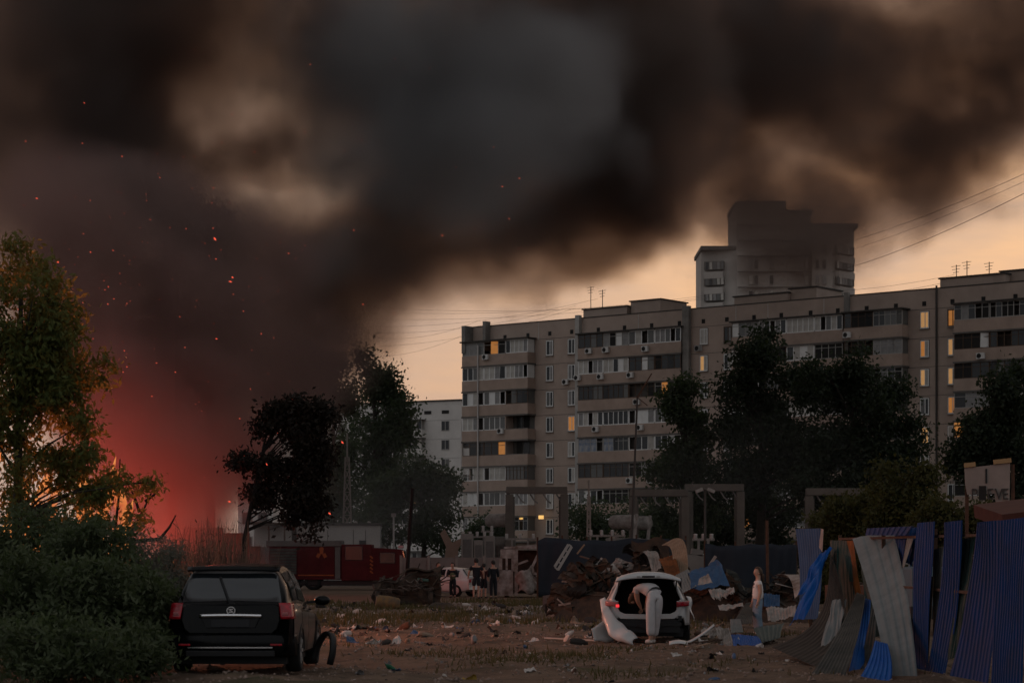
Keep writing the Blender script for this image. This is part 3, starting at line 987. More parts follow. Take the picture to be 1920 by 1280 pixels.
for px, py, rx, ry, d, lab in ((1600, 950, 62, 48, 84, 'dark yellowish shrub behind the first standing blue sheets'),
                               (1700, 930, 60, 70, 80, 'tall dark shrub behind the pale grey leaning sheet'),
                               (1790, 965, 60, 50, 74, 'dark shrub in front of the pale signboard'),
                               (1560, 985, 40, 35, 92, 'small dark shrub at the concrete post behind the fence')):
    tree('shrub', lab, px, d, [(px, py, rx, ry), (px - rx * 0.5, py + ry * 0.7, rx * 0.8, ry * 0.8), (px + rx * 0.5, py + ry * 0.7, rx * 0.8, ry * 0.8), (px, 1100, rx * 1.1, 60)],
         420, 34, 0.24, 0.17, LM_yel, (px, py), 0.07, limbs=8, group=GH, cat='shrub')

# the maple in front of the fire, lit from behind
tree('maple_tree', 'green maple lit orange from behind by the fire', 25, 44,
     [(20, 500, 45, 55), (80, 540, 60, 50), (15, 590, 90, 70), (105, 590, 65, 50), (120, 645, 60, 45), (150, 690, 60, 50), (60, 640, 80, 60), (90, 740, 80, 55), (50, 690, 95, 75), (130, 770, 65, 50),
      (20, 790, 90, 70), (150, 860, 70, 40), (60, 880, 90, 60), (210, 905, 60, 35), (262, 920, 26, 26), (255, 965, 22, 25), (90, 960, 90, 50), (175, 960, 60, 40), (35, 470, 15, 30)],
     1500, 15, 0.14, 0.15, LM_maple, (40, 560), 0.12, limbs=50, shell=0.2, dep=0.95, droop=0.9, aspect=0.4)
bb = MB()
bo = GP(250, 46)
for a, c in (((238, 1010), (292, 905)), ((300, 1010), (330, 965)), ((262, 960), (236, 900)), ((272, 940), (300, 915)), ((215, 1000), (225, 860))):
    bb.tube([W(*a, 46) - bo, W((a[0] + c[0]) / 2 + 3, (a[1] + c[1]) / 2, 46) - bo, W(*c, 46) - bo], [0.035, 0.025, 0.012], 5)
bb.tube([Vector((0, 0, -0.1)), W(250, 1015, 46) - bo], [0.06, 0.05], 6)
for a in ((238, 1010), (300, 1010), (215, 1000)):
    bb.tube([W(250, 1015, 46) - bo, W(*a, 46) - bo], [0.05, 0.035], 5)
e = empty('bare_sapling', bo, 0, 'leafless burnt sapling with slanting branches beside the maple', 'tree')
bb.build('branches', M_bark_d, e)

GB = 'bushes beside the black car'
for i, (px, py, rx, ry, d, m_, lab) in enumerate((
        (60, 1045, 110, 70, 37.5, LM_shrub, 'dark green bush under the maple at the picture edge'),
        (170, 1060, 80, 65, 36.5, LM_shrub, 'upright green bush below the orange lit maple leaves'),
        (255, 1080, 60, 70, 37.5, LM_grey, 'grey feathery bush beside the roof of the black car'),
        (310, 1085, 40, 55, 39.0, LM_grey, 'dry grey thicket behind the black car'),
        (50, 1140, 100, 85, 33.5, LM_shrub, 'big leafy bush low at the picture edge'),
        (165, 1140, 85, 80, 33.0, LM_shrub, 'leafy bush between the edge bush and the car'),
        (258, 1165, 62, 80, 34.0, LM_shrub, 'leafy bush touching the tail light of the black car'),
        (110, 1235, 120, 60, 31.0, LM_shrub, 'low leafy bush at the bottom edge of the picture'),
        (252, 1235, 58, 45, 32.3, LM_shrub, 'low weeds at the rear wheel of the black car'))):
    lob = [(px, py + ry * 0.25, rx * 0.85, ry * 0.8), (px, py + ry * 0.45, rx * 1.0, ry * 0.7)]
    for j in range(13):
        lx = px + npr.uniform(-1.0, 1.0) * rx
        hgt = (1 - ((lx - px) / rx) ** 2) ** 0.5
        lob.append((lx, py + npr.uniform(-1.05, 0.7) * ry * (0.35 + 0.65 * hgt), rx * npr.uniform(0.14, 0.34), ry * npr.uniform(0.16, 0.42)))
    for j in range(10):
        lx = px + npr.uniform(-0.95, 0.95) * rx
        lob.append((lx, py - ry * npr.uniform(0.5, 1.15) * (1 - 0.5 * ((lx - px) / rx) ** 2), rx * npr.uniform(0.04, 0.09), ry * npr.uniform(0.25, 0.5)))
    tree('bush', lab, px, d, lob,
         620, 19, 0.10, 0.12 if m_ is LM_shrub else 0.09, m_, (px, py), 0.03, limbs=26, group=GB, cat='bush', dep=0.8, droop=-0.15, aspect=0.36 if m_ is LM_shrub else 0.18, shell=0.3)

GD_ = 'dry burnt weeds beyond the black car'
for px, d, h, lab in ((330, 62, 2.3, 'dry reed clump in front of the flames'), (375, 64, 2.7, 'dry scorched reed clump behind the black car roof'),
                      (415, 68, 2.9, 'tall scorched weed clump near the shed corner'), (445, 72, 2.2, 'low scorched weeds beside the shed corner')):
    b = GP(px, d)
    wd = MB()
    for k in range(190):
        x, y = npr.normal(0, 0.36), npr.normal(0, 0.3)
        hh = h * npr.uniform(0.45, 1.05)
        tx_, ty_ = npr.normal(0, 0.28), npr.normal(0, 0.2)
        p0, p1, p2 = Vector((x, y, -0.05)), Vector((x + tx_ * 0.4, y + ty_ * 0.4, hh * 0.6)), Vector((x + tx_, y + ty_, hh))
        s_ = Vector((0.012, 0.004, 0))
        wd.add([p0 - s_, p0 + s_, p1 + s_, p1 - s_, p2 + s_ * 0.2, p2 - s_ * 0.2], [(0, 1, 2, 3), (3, 2, 4, 5)])
        if k % 2 == 0:
            for q in range(3):
                t = npr.uniform(0.4, 1.0)
                pp = p0.lerp(p2, t); dv = Vector((npr.normal(0, 0.1), npr.normal(0, 0.05), npr.uniform(-0.05, 0.15)))
                wd.add([pp, pp + dv * 0.5 + s_ * 2, pp + dv, pp + dv * 0.5 - s_ * 2], [(0, 1, 2, 3)])
    e = empty('weed_clump', b, 0, lab, 'weeds', GD_)
    wd.build('stems', mat('dry_stem', (0.14, 0.10, 0.075), 0.9, col2=(0.05, 0.035, 0.028), vscale=2), e)

# grass on the yard: blades in worn patches, nobody could count them
gr_n = 30000
gx = npr.uniform(-12, 9, gr_n * 3); gy = 31 + 66 * npr.uniform(0, 1, gr_n * 3) ** 1.5
def _gn(x, y):
    return np.sin(x * 0.7 + 1.7 * np.sin(y * 0.21)) + np.sin(y * 0.33 + x * 0.35 + 0.7) + 0.7 * np.sin(x * 1.9 - y * 0.8) + 0.8 * np.sin(y * 1.3 + 2) * np.sin(x * 0.4)
keep = (_gn(gx, gy) + npr.normal(0, 0.6, gr_n * 3) > 1.7) | ((gx < -5.6) & (npr.uniform(0, 1, gr_n * 3) < 0.5) & (gy < 42))
keep |= (gy > 60) & (_gn(gx * 0.7 + 3, gy * 0.6) + npr.normal(0, 0.8, gr_n * 3) > 1.7)
gx, gy = gx[keep][:gr_n], gy[keep][:gr_n]
gz = np.array([ground_z(a, b) for a, b in zip(gx, gy)])
n = len(gx)
h = npr.uniform(0.05, 0.16, n) * (1 + 0.8 * (gy > 60))
wv = npr.uniform(0.008, 0.016, n) * (1 + (gy - 30) / 40)
an_ = npr.uniform(0, 2 * np.pi, n)
base = np.stack([gx, gy, gz - 0.01], 1)
sd = np.stack([np.cos(an_) * wv, np.sin(an_) * wv, np.zeros(n)], 1)
tp = base + np.stack([npr.normal(0, 0.05, n), npr.normal(0, 0.05, n), h], 1)
gv_ = np.stack([base - sd, base + sd, tp], 1).reshape(-1, 3)
gme = np_mesh('grass', gv_, np.arange(n * 3).reshape(-1, 3))
tag(link_mesh('grass', gme, leaf_mat('grass_blade', (0.085, 0.08, 0.032), (0.13, 0.09, 0.04), (0.06, 0.06, 0.02))),
    'thin trampled grass in patches over the dirt yard', 'grass', kind='stuff')
# ---------------------------------------------------------------- cars
def spl(keys, y):
    """smooth interpolation of (y, value) keys"""
    if y <= keys[0][0]: return keys[0][1]
    for (a, va), (b, vb) in zip(keys, keys[1:]):
        if y <= b:
            t = (y - a) / (b - a)
            t = t * t * (3 - 2 * t) * 0.6 + t * 0.4
            return va + (vb - va) * t
    return keys[-1][1]

class Shell:
    """car body as half sections along y (0 = tail); s runs from the sill (0) to the roof centre (1)"""
    def __init__(s, sill, wmax, belt_z, belt_w, roof_z, roof_w):
        s.k = (sill, wmax, belt_z, belt_w, roof_z, roof_w)
    def prof(s, y):
        sill, wm, bz, bw, rz, rw = (spl(k, y) for k in s.k)
        zs = sill
        zm = sill + (bz - sill) * 0.5
        P = [(wm * 0.90, zs), (wm * 0.975, zs + 0.06), (wm, zm), (wm * 0.995, bz - 0.08), (bw, bz), (bw + (rw - bw) * 0.5, bz + (rz - bz) * 0.55),
             (rw, rz - min(0.09, (rz - bz) * 0.35)), (rw * 0.9, rz - min(0.025, (rz - bz) * 0.1)), (rw * 0.55, rz), (0, rz + 0.012)]
        return P
    S = (0, 0.06, 0.2, 0.36, 0.44, 0.56, 0.7, 0.76, 0.86, 1.0)
    def at(s, y, t, off=0.0, side=1):
        P = s.prof(y)
        for i in range(9):
            if t <= s.S[i + 1] or i == 8:
                k = (t - s.S[i]) / (s.S[i + 1] - s.S[i])
                x = P[i][0] + (P[i + 1][0] - P[i][0]) * k
                z = P[i][1] + (P[i + 1][1] - P[i][1]) * k
                dx, dz = P[i + 1][0] - P[i][0], P[i + 1][1] - P[i][1]
                L = math.hypot(dx, dz) + 1e-9
                x += off * dz / L
                z += -off * dx / L
                return Vector((x * side, y, z))
    def build(s, name, m, parent, y0, y1, n=40, cap_rear=True, cap_front=True, t0=0.0):
        ts = [t0 + (1 - t0) * i / 22 for i in range(23)]
        mb = MB()
        ring = lambda y: [s.at(y, t) for t in ts] + [s.at(y, t, side=-1) for t in reversed(ts[:-1])]
        ys_ = [y0 + (y1 - y0) * i / n for i in range(n + 1)]
        vs_ = []
        for y in ys_: vs_ += ring(y)
        w = len(ts) * 2 - 1
        fs = [(j * w + i, j * w + i + 1, (j + 1) * w + i + 1, (j + 1) * w + i) for j in range(n) for i in range(w - 1)]
        fs += [(j * w + w - 1, j * w, (j + 1) * w, (j + 1) * w + w - 1) for j in range(n)]
        if cap_rear: fs.append(tuple(range(w)))
        if cap_front: fs.append(tuple(n * w + i for i in range(w - 1, -1, -1)))
        mb.add(vs_, fs)
        return mb.build(name, m, parent, smooth=True)
    def patch(s, name, m, parent, y0, y1, t0, t1, side=None, off=0.008, ny=8, nt=8, slant=0.0):
        """a panel lying on the shell; side None = across the roof centre"""
        mb = MB()
        if side is None:
            def fnp(u, v):
                y = y0 + (y1 - y0) * v
                q = (u - 0.5) * 2
                t = 1 - abs(q) * (1 - t0)
                return s.at(y, t, off, 1 if q >= 0 else -1)
            mb.grid(fnp, nt * 2, ny)
        else:
            def fnp(u, v):
                t = t0 + (t1 - t0) * v
                y = y0 + (y1 - y0) * u + slant * v
                return s.at(y, t, off, side)
            mb.grid(fnp, ny, nt)
        return mb.build(name, m, parent, smooth=True)

def wheel(parent, x, y, r=0.33, w=0.2, side=1, m_rim=None, m_tyre=None):
    t = MB().lathe([(r * 0.62, -w / 2), (r * 0.93, -w / 2), (r, -w / 2 + 0.03), (r, w / 2 - 0.03), (r * 0.93, w / 2), (r * 0.62, w / 2), (r * 0.62, -w / 2)], 28, 'x')
    o = t.build('wheel', m_tyre or M_tyre, parent, smooth=True)
    o.location = (x, y, r)
    rm = MB()
    rm.lathe([(0.001, side * w * 0.36), (r * 0.2, side * w * 0.4), (r * 0.62, side * w * 0.22), (r * 0.66, side * w * 0.47), (r * 0.6, side * w * 0.5)], 20, 'x')
    for k in range(7):
        a = 2 * math.pi * k / 7
        rm.bar((side * w * 0.42, 0.05 * math.cos(a), 0.05 * math.sin(a)), (side * w * 0.44, r * 0.62 * math.cos(a), r * 0.62 * math.sin(a)), 0.05, 0.03, (1, 0, 0))
    rm.build('rim', m_rim or M_rim, o, smooth=False)
    return o

def outline(pts, y, th, m, name, parent, bev=0.012, tilt=None):
    """extruded x/z outline standing across the car"""
    n = len(pts)
    mb = MB()
    f0 = [(x, y(x, z) if callable(y) else y, z) for x, z in pts]
    f1 = [(p[0], p[1] + th, p[2]) for p in f0]
    mb.add(f0 + f1, [tuple(range(n)), tuple(range(2 * n - 1, n - 1, -1))] + [(i, i + n, (i + 1) % n + n, (i + 1) % n) for i in range(n)])
    return mb.build(name, m, parent, bevel=bev)
def mir(pts):
    return pts + [(-x, z) for x, z in reversed(pts) if x > 1e-6]

M_tyre = mat('tyre_rubber', (0.012, 0.012, 0.012), 0.9)
M_rim = mat('alloy_rim', (0.34, 0.34, 0.34), 0.45, 0.6)
M_black = mat('black_paint', (0.0025, 0.003, 0.004), 0.22, spec=0.16, coat=0.0, col2=(0.005, 0.005, 0.005), vscale=3)
M_dust = mat('black_paint_dusty', (0.05, 0.043, 0.038), 0.42, spec=0.4, coat=0.3, col2=(0.018, 0.016, 0.015), vscale=2.2)
M_carglass = mat('car_glass', (0.012, 0.015, 0.018), 0.05, spec=0.8)
M_plast = mat('black_plastic', (0.012, 0.012, 0.013), 0.5)
M_tail = mat('tail_light_red', (0.45, 0.008, 0.02), 0.15, spec=0.6, col2=(0.14, 0.004, 0.008), vscale=14)
M_tailw = mat('tail_light_clear', (0.35, 0.1, 0.1), 0.2, spec=0.6)
M_chrome = mat('chrome', (0.75, 0.75, 0.76), 0.18, 1.0)
M_plate = mat('dark_plate', (0.02, 0.021, 0.024), 0.4)
M_wpaint = mat('white_paint', (0.55, 0.54, 0.53), 0.35, spec=0.5, coat=0.3, var=0.22, vscale=1.6)
M_inside = mat('car_interior', (0.012, 0.011, 0.011), 0.9)
M_burnt = mat('burnt_steel', (0.025, 0.021, 0.018), 0.85, 0.0, col2=(0.07, 0.045, 0.03), vscale=3.5, bump=0.3, bscale=20)
M_ash = mat('ashen_white_steel', (0.36, 0.33, 0.31), 0.85, col2=(0.12, 0.085, 0.065), vscale=2.6, bump=0.2, bscale=16)

# --- the black hatchback, its tail towards us
bc = empty('car', GP(433, 33.6), R(-0.5), 'black hatchback parked beside the bushes with its tail lights towards us', 'car', 'passenger cars in the yard')
bc.scale = (1.09, 1.02, 0.995)
bc.location.z = ground_z(bc.location.x, bc.location.y) - 0.02
bs = Shell([(0, 0.34), (0.25, 0.24), (4.0, 0.24), (4.35, 0.34)],
           [(0, 0.79), (0.12, 0.845), (0.5, 0.875), (3.6, 0.87), (4.35, 0.74)],
           [(0, 0.95), (0.2, 1.0), (1.2, 1.0), (2.8, 0.94), (4.35, 0.72)],
           [(0, 0.72), (0.15, 0.775), (0.5, 0.80), (2.8, 0.79), (4.35, 0.6)],
           [(0, 1.0), (0.06, 1.04), (0.42, 1.55), (0.6, 1.60), (1.6, 1.635), (2.4, 1.58), (3.25, 1.02), (4.35, 0.75)],
           [(0, 0.66), (0.06, 0.715), (0.42, 0.615), (0.7, 0.615), (2.4, 0.6), (3.3, 0.66), (4.35, 0.5)])
bs.build('body', M_black, bc, 0.0, 4.35, 64)
bs.patch('rear_window', M_carglass, bc, 0.095, 0.385, 0.73, 1, None, 0.01)
MB().grid(lambda u, v: (0.64 * (u * 2 - 1) * (1 - 0.02 * v), 0.36 - 0.07 * v - 0.05 * (1 - (u * 2 - 1) ** 2), 1.585 - 0.055 * v + 0.012 * (1 - (u * 2 - 1) ** 2)), 14, 4).build('spoiler', M_black, bc, True, solid=0.03)
for sd_ in (1, -1):
    bs.patch('side_window', M_carglass, bc, 0.55, 1.35, 0.47, 0.69, sd_, 0.008)
    bs.patch('side_window', M_carglass, bc, 1.45, 2.35, 0.47, 0.69, sd_, 0.008)
    bs.patch('door', M_dust, bc, 0.98, 1.92, 0.05, 0.44, sd_, 0.006)
    bs.patch('door', M_dust, bc, 1.95, 2.95, 0.05, 0.44, sd_, 0.006)
    bs.patch('rear_fender', M_dust, bc, 0.12, 0.95, 0.12, 0.45, sd_, 0.005)
    for hy in (1.15, 2.1):
        MB().bar(bs.at(hy, 0.38, 0.03, sd_), bs.at(hy + 0.2, 0.38, 0.03, sd_), 0.03, 0.03).build('door_handle', M_black, bc, bevel=0.008)
    mp = Vector((sd_ * 1.0, 2.75, 1.05))
    mo = MB().lathe([(0.001, -0.06), (0.08, -0.05), (0.105, 0.0), (0.09, 0.06), (0.001, 0.09)], 14, 'y').build('wing_mirror', M_black, bc, True)
    mo.location = mp; mo.scale = (1.15, 1, 0.8)
    MB().bar((-sd_ * 0.2, 0, -0.04), (-sd_ * 0.05, 0, -0.02), 0.05).build('mirror_arm', M_plast, mo)
    # tail lights wrap round the corner
    tl = MB()
    def tlf(u, v, sd_=sd_):
        z = 0.82 + v * 0.235
        a = u * 1.25
        bx = 0.815 - 0.03 * v
        x = bx - 0.02 + 0.055 * math.sin(a) if u > 0.35 else bx - 0.135 + (0.135 - 0.02 + 0.055 * math.sin(0.4375)) * u / 0.35
        y = -0.045 + (0.0 if u < 0.35 else 0.30 * (u - 0.35)) + 0.05 * v + 0.02 * (v - 0.5) ** 2
        return Vector((sd_ * x, y, z))
    tl.grid(tlf, 10, 6)
    t_o = tl.build('tail_light', M_tail, bc, True, solid=0.03)
    MB().box((sd_ * 0.74, -0.052, 0.9), (0.075, 0.02, 0.045)).build('reverse_lamp', M_tailw, t_o, bevel=0.008)
    wheel(bc, sd_ * 0.775, 0.85, 0.325, 0.205, sd_)
    wheel(bc, sd_ * 0.775, 3.45, 0.325, 0.205, sd_)
    for wy in (0.85, 3.45):
        arch = MB()
        for k in range(14):
            a0, a1 = math.pi * k / 14, math.pi * (k + 1) / 14
            p = lambda a, r_: Vector((sd_ * 0.884, wy + r_ * math.cos(a), 0.33 + r_ * math.sin(a)))
            arch.add([p(a0, 0.33), p(a0, 0.40), p(a1, 0.40), p(a1, 0.33)], [(0, 1, 2, 3)])
        arch.build('wheel_arch', M_plast, bc, solid=0.012)
# tailgate: raised lower panel with number plate recess
tg = outline(mir([(0, 0.60), (0.56, 0.60), (0.63, 0.67), (0.66, 0.80), (0.655, 0.99), (0.6, 1.035), (0, 1.045)]), lambda x, z: -0.035 - 0.02 * (1 - (x / 0.7) ** 2) + 0.045 * max(0, (z - 0.85) / 0.2), 0.06, M_black, 'tailgate', bc, 0.015)
outline(mir([(0, 0.69), (0.33, 0.69), (0.40, 0.85), (0, 0.85)]), -0.062, 0.03, M_plast, 'plate_recess', tg, 0.006)
MB().box((0, -0.068, 0.755), (0.52, 0.012, 0.112)).build('number_plate', M_plate, tg, bevel=0.004)
MB().grid(lambda u, v: (0.42 * (2 * u - 1), -0.085 + 0.012 * (2 * u - 1) ** 2 - 0.012 * math.sin(math.pi * v), 0.848 + 0.05 * v - 0.008 * (2 * u - 1) ** 2), 14, 4).build('chrome_strip', M_chrome, tg, True, solid=0.012)
eb = MB().lathe([(0.048, -0.008), (0.06, -0.008), (0.06, 0.004), (0.048, 0.004), (0.048, -0.008)], 20, 'y')
eb.bar((-0.03, -0.002, 0.02), (0.03, -0.002, 0.02), 0.014, 0.012); eb.bar((-0.03, -0.002, 0.02), (0.03, -0.002, -0.02), 0.014, 0.012); eb.bar((-0.03, -0.002, -0.02), (0.03, -0.002, -0.02), 0.014, 0.012)
ebo = eb.build('emblem', M_chrome, tg); ebo.location = (0.01, -0.075, 0.945)
wp_ = MB().bar((-0.18, 0.27, 1.44), (-0.03, 0.055, 1.075), 0.03, 0.022).bar((-0.03, 0.03, 1.07), (0.06, 0.015, 1.06), 0.05, 0.04).build('rear_wiper', M_plast, bc)
bp_ = MB().grid(lambda u, v: (0.86 * math.sin((u - 0.5) * 2 * 1.25) / math.sin(1.25), -0.09 + 0.30 * abs(2 * u - 1) ** 3.2 + 0.05 * (abs(v - 0.55) * 1.6) ** 2, 0.27 + 0.34 * v - (0.0 if v < 0.8 else 0.02)), 30, 8)
bpo = bp_.build('rear_bumper', M_black, bc, True, solid=0.04)
MB().box((0, -0.10, 0.40), (1.15, 0.03, 0.018)).build('bumper_trim', M_chrome, bpo)
MB().box((0, -0.075, 0.31), (1.2, 0.05, 0.09)).build('bumper_grille', M_plast, bpo, bevel=0.01)
for sd_ in (1, -1):
    MB().box((sd_ * 0.62, -0.085, 0.44), (0.16, 0.03, 0.03)).build('reflector', M_tail, bpo, bevel=0.006)
MB().box((0, 2.1, 0.22), (1.45, 3.7, 0.16)).build('underbody', M_plast, bc)
# bent wheel arch liner fallen beside its front wheel
ln = MB().grid(lambda u, v: (0.16 * (v - 0.5), 0.30 * math.cos(math.pi * (0.02 + 1.15 * u)), 0.34 * math.sin(math.pi * (0.02 + 0.98 * u)) + 0.04), 18, 3)
lno = ln.build('wheel_arch_liner', M_plast, None, True, solid=0.03)
lno.location = GP(603, 36.0, -0.02); lno.rotation_euler = (0, 0.16, R(38)); lno.scale = (0.7, 0.85, 1.45)
tag(lno, 'black curved wheel arch liner lying beside the black car', 'car part')

# --- the white hatchback with its boot open, tail torn
wc = empty('car', GP(1214, 47.0), R(-1.5), 'wrecked white hatchback with raised boot lid and torn bumper', 'car', 'passenger cars in the yard')
wc.location.z = ground_z(wc.location.x, wc.location.y) - 0.03
ws = Shell([(0, 0.36), (0.25, 0.26), (4.0, 0.26), (4.3, 0.36)],
           [(0, 0.80), (0.2, 0.875), (0.6, 0.905), (3.6, 0.9), (4.3, 0.76)],
           [(0, 0.88), (0.3, 0.93), (1.4, 0.93), (2.8, 0.9), (4.3, 0.7)],
           [(0, 0.75), (0.3, 0.8), (0.6, 0.82), (2.8, 0.8), (4.3, 0.6)],
           [(0, 0.92), (0.05, 0.98), (0.35, 1.36), (0.6, 1.43), (1.5, 1.47), (2.3, 1.42), (3.3, 0.98), (4.3, 0.72)],
           [(0, 0.71), (0.05, 0.735), (0.35, 0.60), (0.7, 0.59), (2.3, 0.58), (3.3, 0.66), (4.3, 0.5)])
# front part of the body closed, rear part a frame round the boot
ws.build('body', M_wpaint, wc, 0.42, 4.3, 44, cap_rear=False)
inn = ws
MB().box((0, 0.95, 0.86), (1.5, 0.03, 1.05)).build('seat_back', M_inside, wc, bevel=0.01)
MB().box((0, 0.75, 0.5), (1.55, 0.7, 0.05)).build('boot_floor', M_inside, wc)
for sd_ in (1, -1):
    MB().box((sd_ * 0.55, 0.82, 1.22), (0.30, 0.12, 0.2)).build('headrest', M_inside, wc, bevel=0.04)
    # rear pillar: quarter panel from the lights up to the roof
    def pil(u, v, sd_=sd_):
        y = 0.06 + 0.38 * v + 0.36 * u
        zt = 0.90 + 0.50 * v
        x = 0.79 - 0.20 * v - 0.06 * (1 - u)
        return Vector((sd_ * x, y, zt))
    MB().grid(pil, 4, 8).build('rear_pillar', M_wpaint, wc, True, solid=0.05)
    MB().grid(lambda u, v, sd_=sd_: Vector((sd_ * (0.735 - 0.17 * v), 0.10 + 0.36 * v, 0.93 + 0.45 * v)) + Vector((sd_ * -0.045 * u, 0.02 * u, 0)), 2, 8).build('boot_seal', M_plast, wc, True, solid=0.02)
    # rear quarter below the light
    def qp(u, v, sd_=sd_):
        a = u * 1.35
        x = 0.60 + 0.285 * math.sin(a)
        y = 0.0 + 0.5 * u * u
        z = 0.42 + 0.5 * v
        if u < 0.45: z = 0.56 + 0.36 * v
        return Vector((sd_ * x, y, z))
    MB().grid(qp, 10, 6).build('quarter_panel', M_wpaint, wc, True, solid=0.03)
    tl = MB().grid(lambda u, v, sd_=sd_: Vector((sd_ * (0.60 + 0.25 * u), -0.035 + 0.16 * u * u, 0.80 + 0.10 * v + 0.02 * u)), 8, 3)
    t_o = tl.build('tail_light', M_tail if sd_ > 0 else M_tailw, wc, True, solid=0.05)
    if sd_ < 0:
        MB().box((-0.62, -0.06, 0.82), (0.07, 0.03, 0.06)).build('lit_lamp', mat('lit_tail_lamp', (0.6, 0.02, 0.03), 0.3, emit=(1, 0.05, 0.06), estr=0.9), t_o, bevel=0.01)
    wheel(wc, sd_ * 0.80, 0.78, 0.32, 0.2, sd_)
    wheel(wc, sd_ * 0.80, 3.4, 0.32, 0.2, sd_)
    ws.patch('side_window', M_carglass, wc, 0.75, 1.5, 0.47, 0.69, sd_, 0.008)
    ws.patch('side_window', M_carglass, wc, 1.58, 2.4, 0.47, 0.69, sd_, 0.008)
# rim of the boot: lower sill panel, U shaped
sill = mir([(0, 0.54), (0.56, 0.55), (0.66, 0.64), (0.71, 0.80), (0.73, 0.95), (0.66, 0.95), (0.63, 0.80), (0.57, 0.70), (0.47, 0.655), (0, 0.645)])
MB_s = outline([p for p in sill], -0.02, 0.10, M_wpaint, 'boot_sill', wc, 0.015)
# dark crumpled structure where the bumper was
cr = MB()
cr.box((0, 0.06, 0.40), (1.35, 0.14, 0.26)); cr.box((0.45, -0.02, 0.44), (0.5, 0.06, 0.07)); cr.box((-0.3, -0.02, 0.42), (0.7, 0.06, 0.06), (0, 0.08, 0))
for k in range(14):
    cr.box((rnd.uniform(-0.7, 0.7), rnd.uniform(-0.06, 0.05), rnd.uniform(0.26, 0.52)), (rnd.uniform(0.05, 0.2), 0.05, rnd.uniform(0.03, 0.1)), (0, rnd.uniform(-0.4, 0.4), rnd.uniform(-0.3, 0.3)))
cr.build('bumper_beam', M_plast, wc)
MB().box((0, 2.0, 0.26), (1.5, 3.5, 0.16)).build('underbody', M_plast, wc)
MB().box((0.67, -0.035, 0.565), (0.075, 0.02, 0.10)).build('vent_flap', M_plast, wc)
# raised lid: seen edge-on from below its lower rim
lid = MB()
def lidf(u, v):
    q = 2 * u - 1
    # v 0 = hinge on the roof, v 1 = rim towards us
    x = (0.56 + 0.10 * v) * q
    y = 0.42 - 0.95 * v
    z = 1.44 + 0.09 * v + 0.0 * v - 0.16 * abs(q) ** 2.6 * (0.35 + 0.65 * v) - 0.10 * max(0, v - 0.75) * 4 * 0.5
    return Vector((x, y, z))
lid.grid(lidf, 22, 10)
lo = lid.build('boot_lid', M_wpaint, wc, True, solid=0.05)
rim_ = MB().grid(lambda u, v: Vector((0.66 * (2 * u - 1), -0.54 - 0.02 * v, 1.485 - 0.115 * abs(2 * u - 1) ** 2.4 - 0.095 * v * (1 - 0.55 * abs(2 * u - 1) ** 2))), 22, 3)
rim_.build('lid_rim', M_wpaint, lo, True, solid=0.03)
MB().box((0, -0.575, 1.425), (0.26, 0.02, 0.035)).build('lid_handle', M_plast, lo)
for sd_ in (1, -1):
    MB().box((sd_ * 0.2, -0.575, 1.425), (0.07, 0.02, 0.03)).build('plate_lamp', M_frame_g, lo)
    MB().tube([(sd_ * 0.6, 0.35, 1.1), (sd_ * 0.59, -0.25, 1.36)], 0.014, 6).build('gas_strut', M_plast, lo)
MB().grid(lambda u, v: Vector(((0.5 + 0.06 * v) * (2 * u - 1), 0.35 - 0.72 * v, 1.385 + 0.05 * v - 0.10 * abs(2 * u - 1) ** 2.4)), 12, 4).build('lid_glass', M_carglass, lo, True, solid=0.012)
# bumper skin hanging down at one side, bent to the ground
bpk = MB()
def skin(u, v):
    # u along the skin from the fender down to the ground, v across its width
    path = [Vector((-0.93, 0.42, 0.86)), Vector((-0.93, 0.16, 0.70)), Vector((-0.90, 0.02, 0.48)), Vector((-0.80, -0.14, 0.24)), Vector((-0.60, -0.30, 0.08)), Vector((-0.28, -0.42, 0.03))]
    k = u * 5; i = min(4, int(k)); p = path[i].lerp(path[i + 1], k - i)
    wdir = [Vector((0.05, -0.08, 0.13)), Vector((0.12, -0.12, 0.06)), Vector((0.26, -0.1, 0.04)), Vector((0.30, -0.06, 0.12)), Vector((0.20, -0.02, 0.22)), Vector((0.06, 0.0, 0.12))]
    wv_ = wdir[i].lerp(wdir[i + 1], k - i)
    n_ = 0.018 * math.sin(u * 17 + v * 5)
    return p + wv_ * (v * 1.15) + Vector((-0.07 * math.sin(math.pi * v), -0.03 * math.sin(math.pi * v) + n_, n_))
bpk.grid(skin, 30, 8)
bpk.build('torn_bumper', M_wpaint, wc, True, solid=0.012)
# peeled strip at the other side
MB().grid(lambda u, v: Vector((0.80 + 0.16 * u + 0.10 * v * (1 - u) + 0.02 * math.sin(u * 9), 0.10 + 0.12 * v, 1.02 - 0.50 * u - 0.02 * v)), 14, 3).build('peeled_panel', M_wpaint, wc, True, solid=0.012)
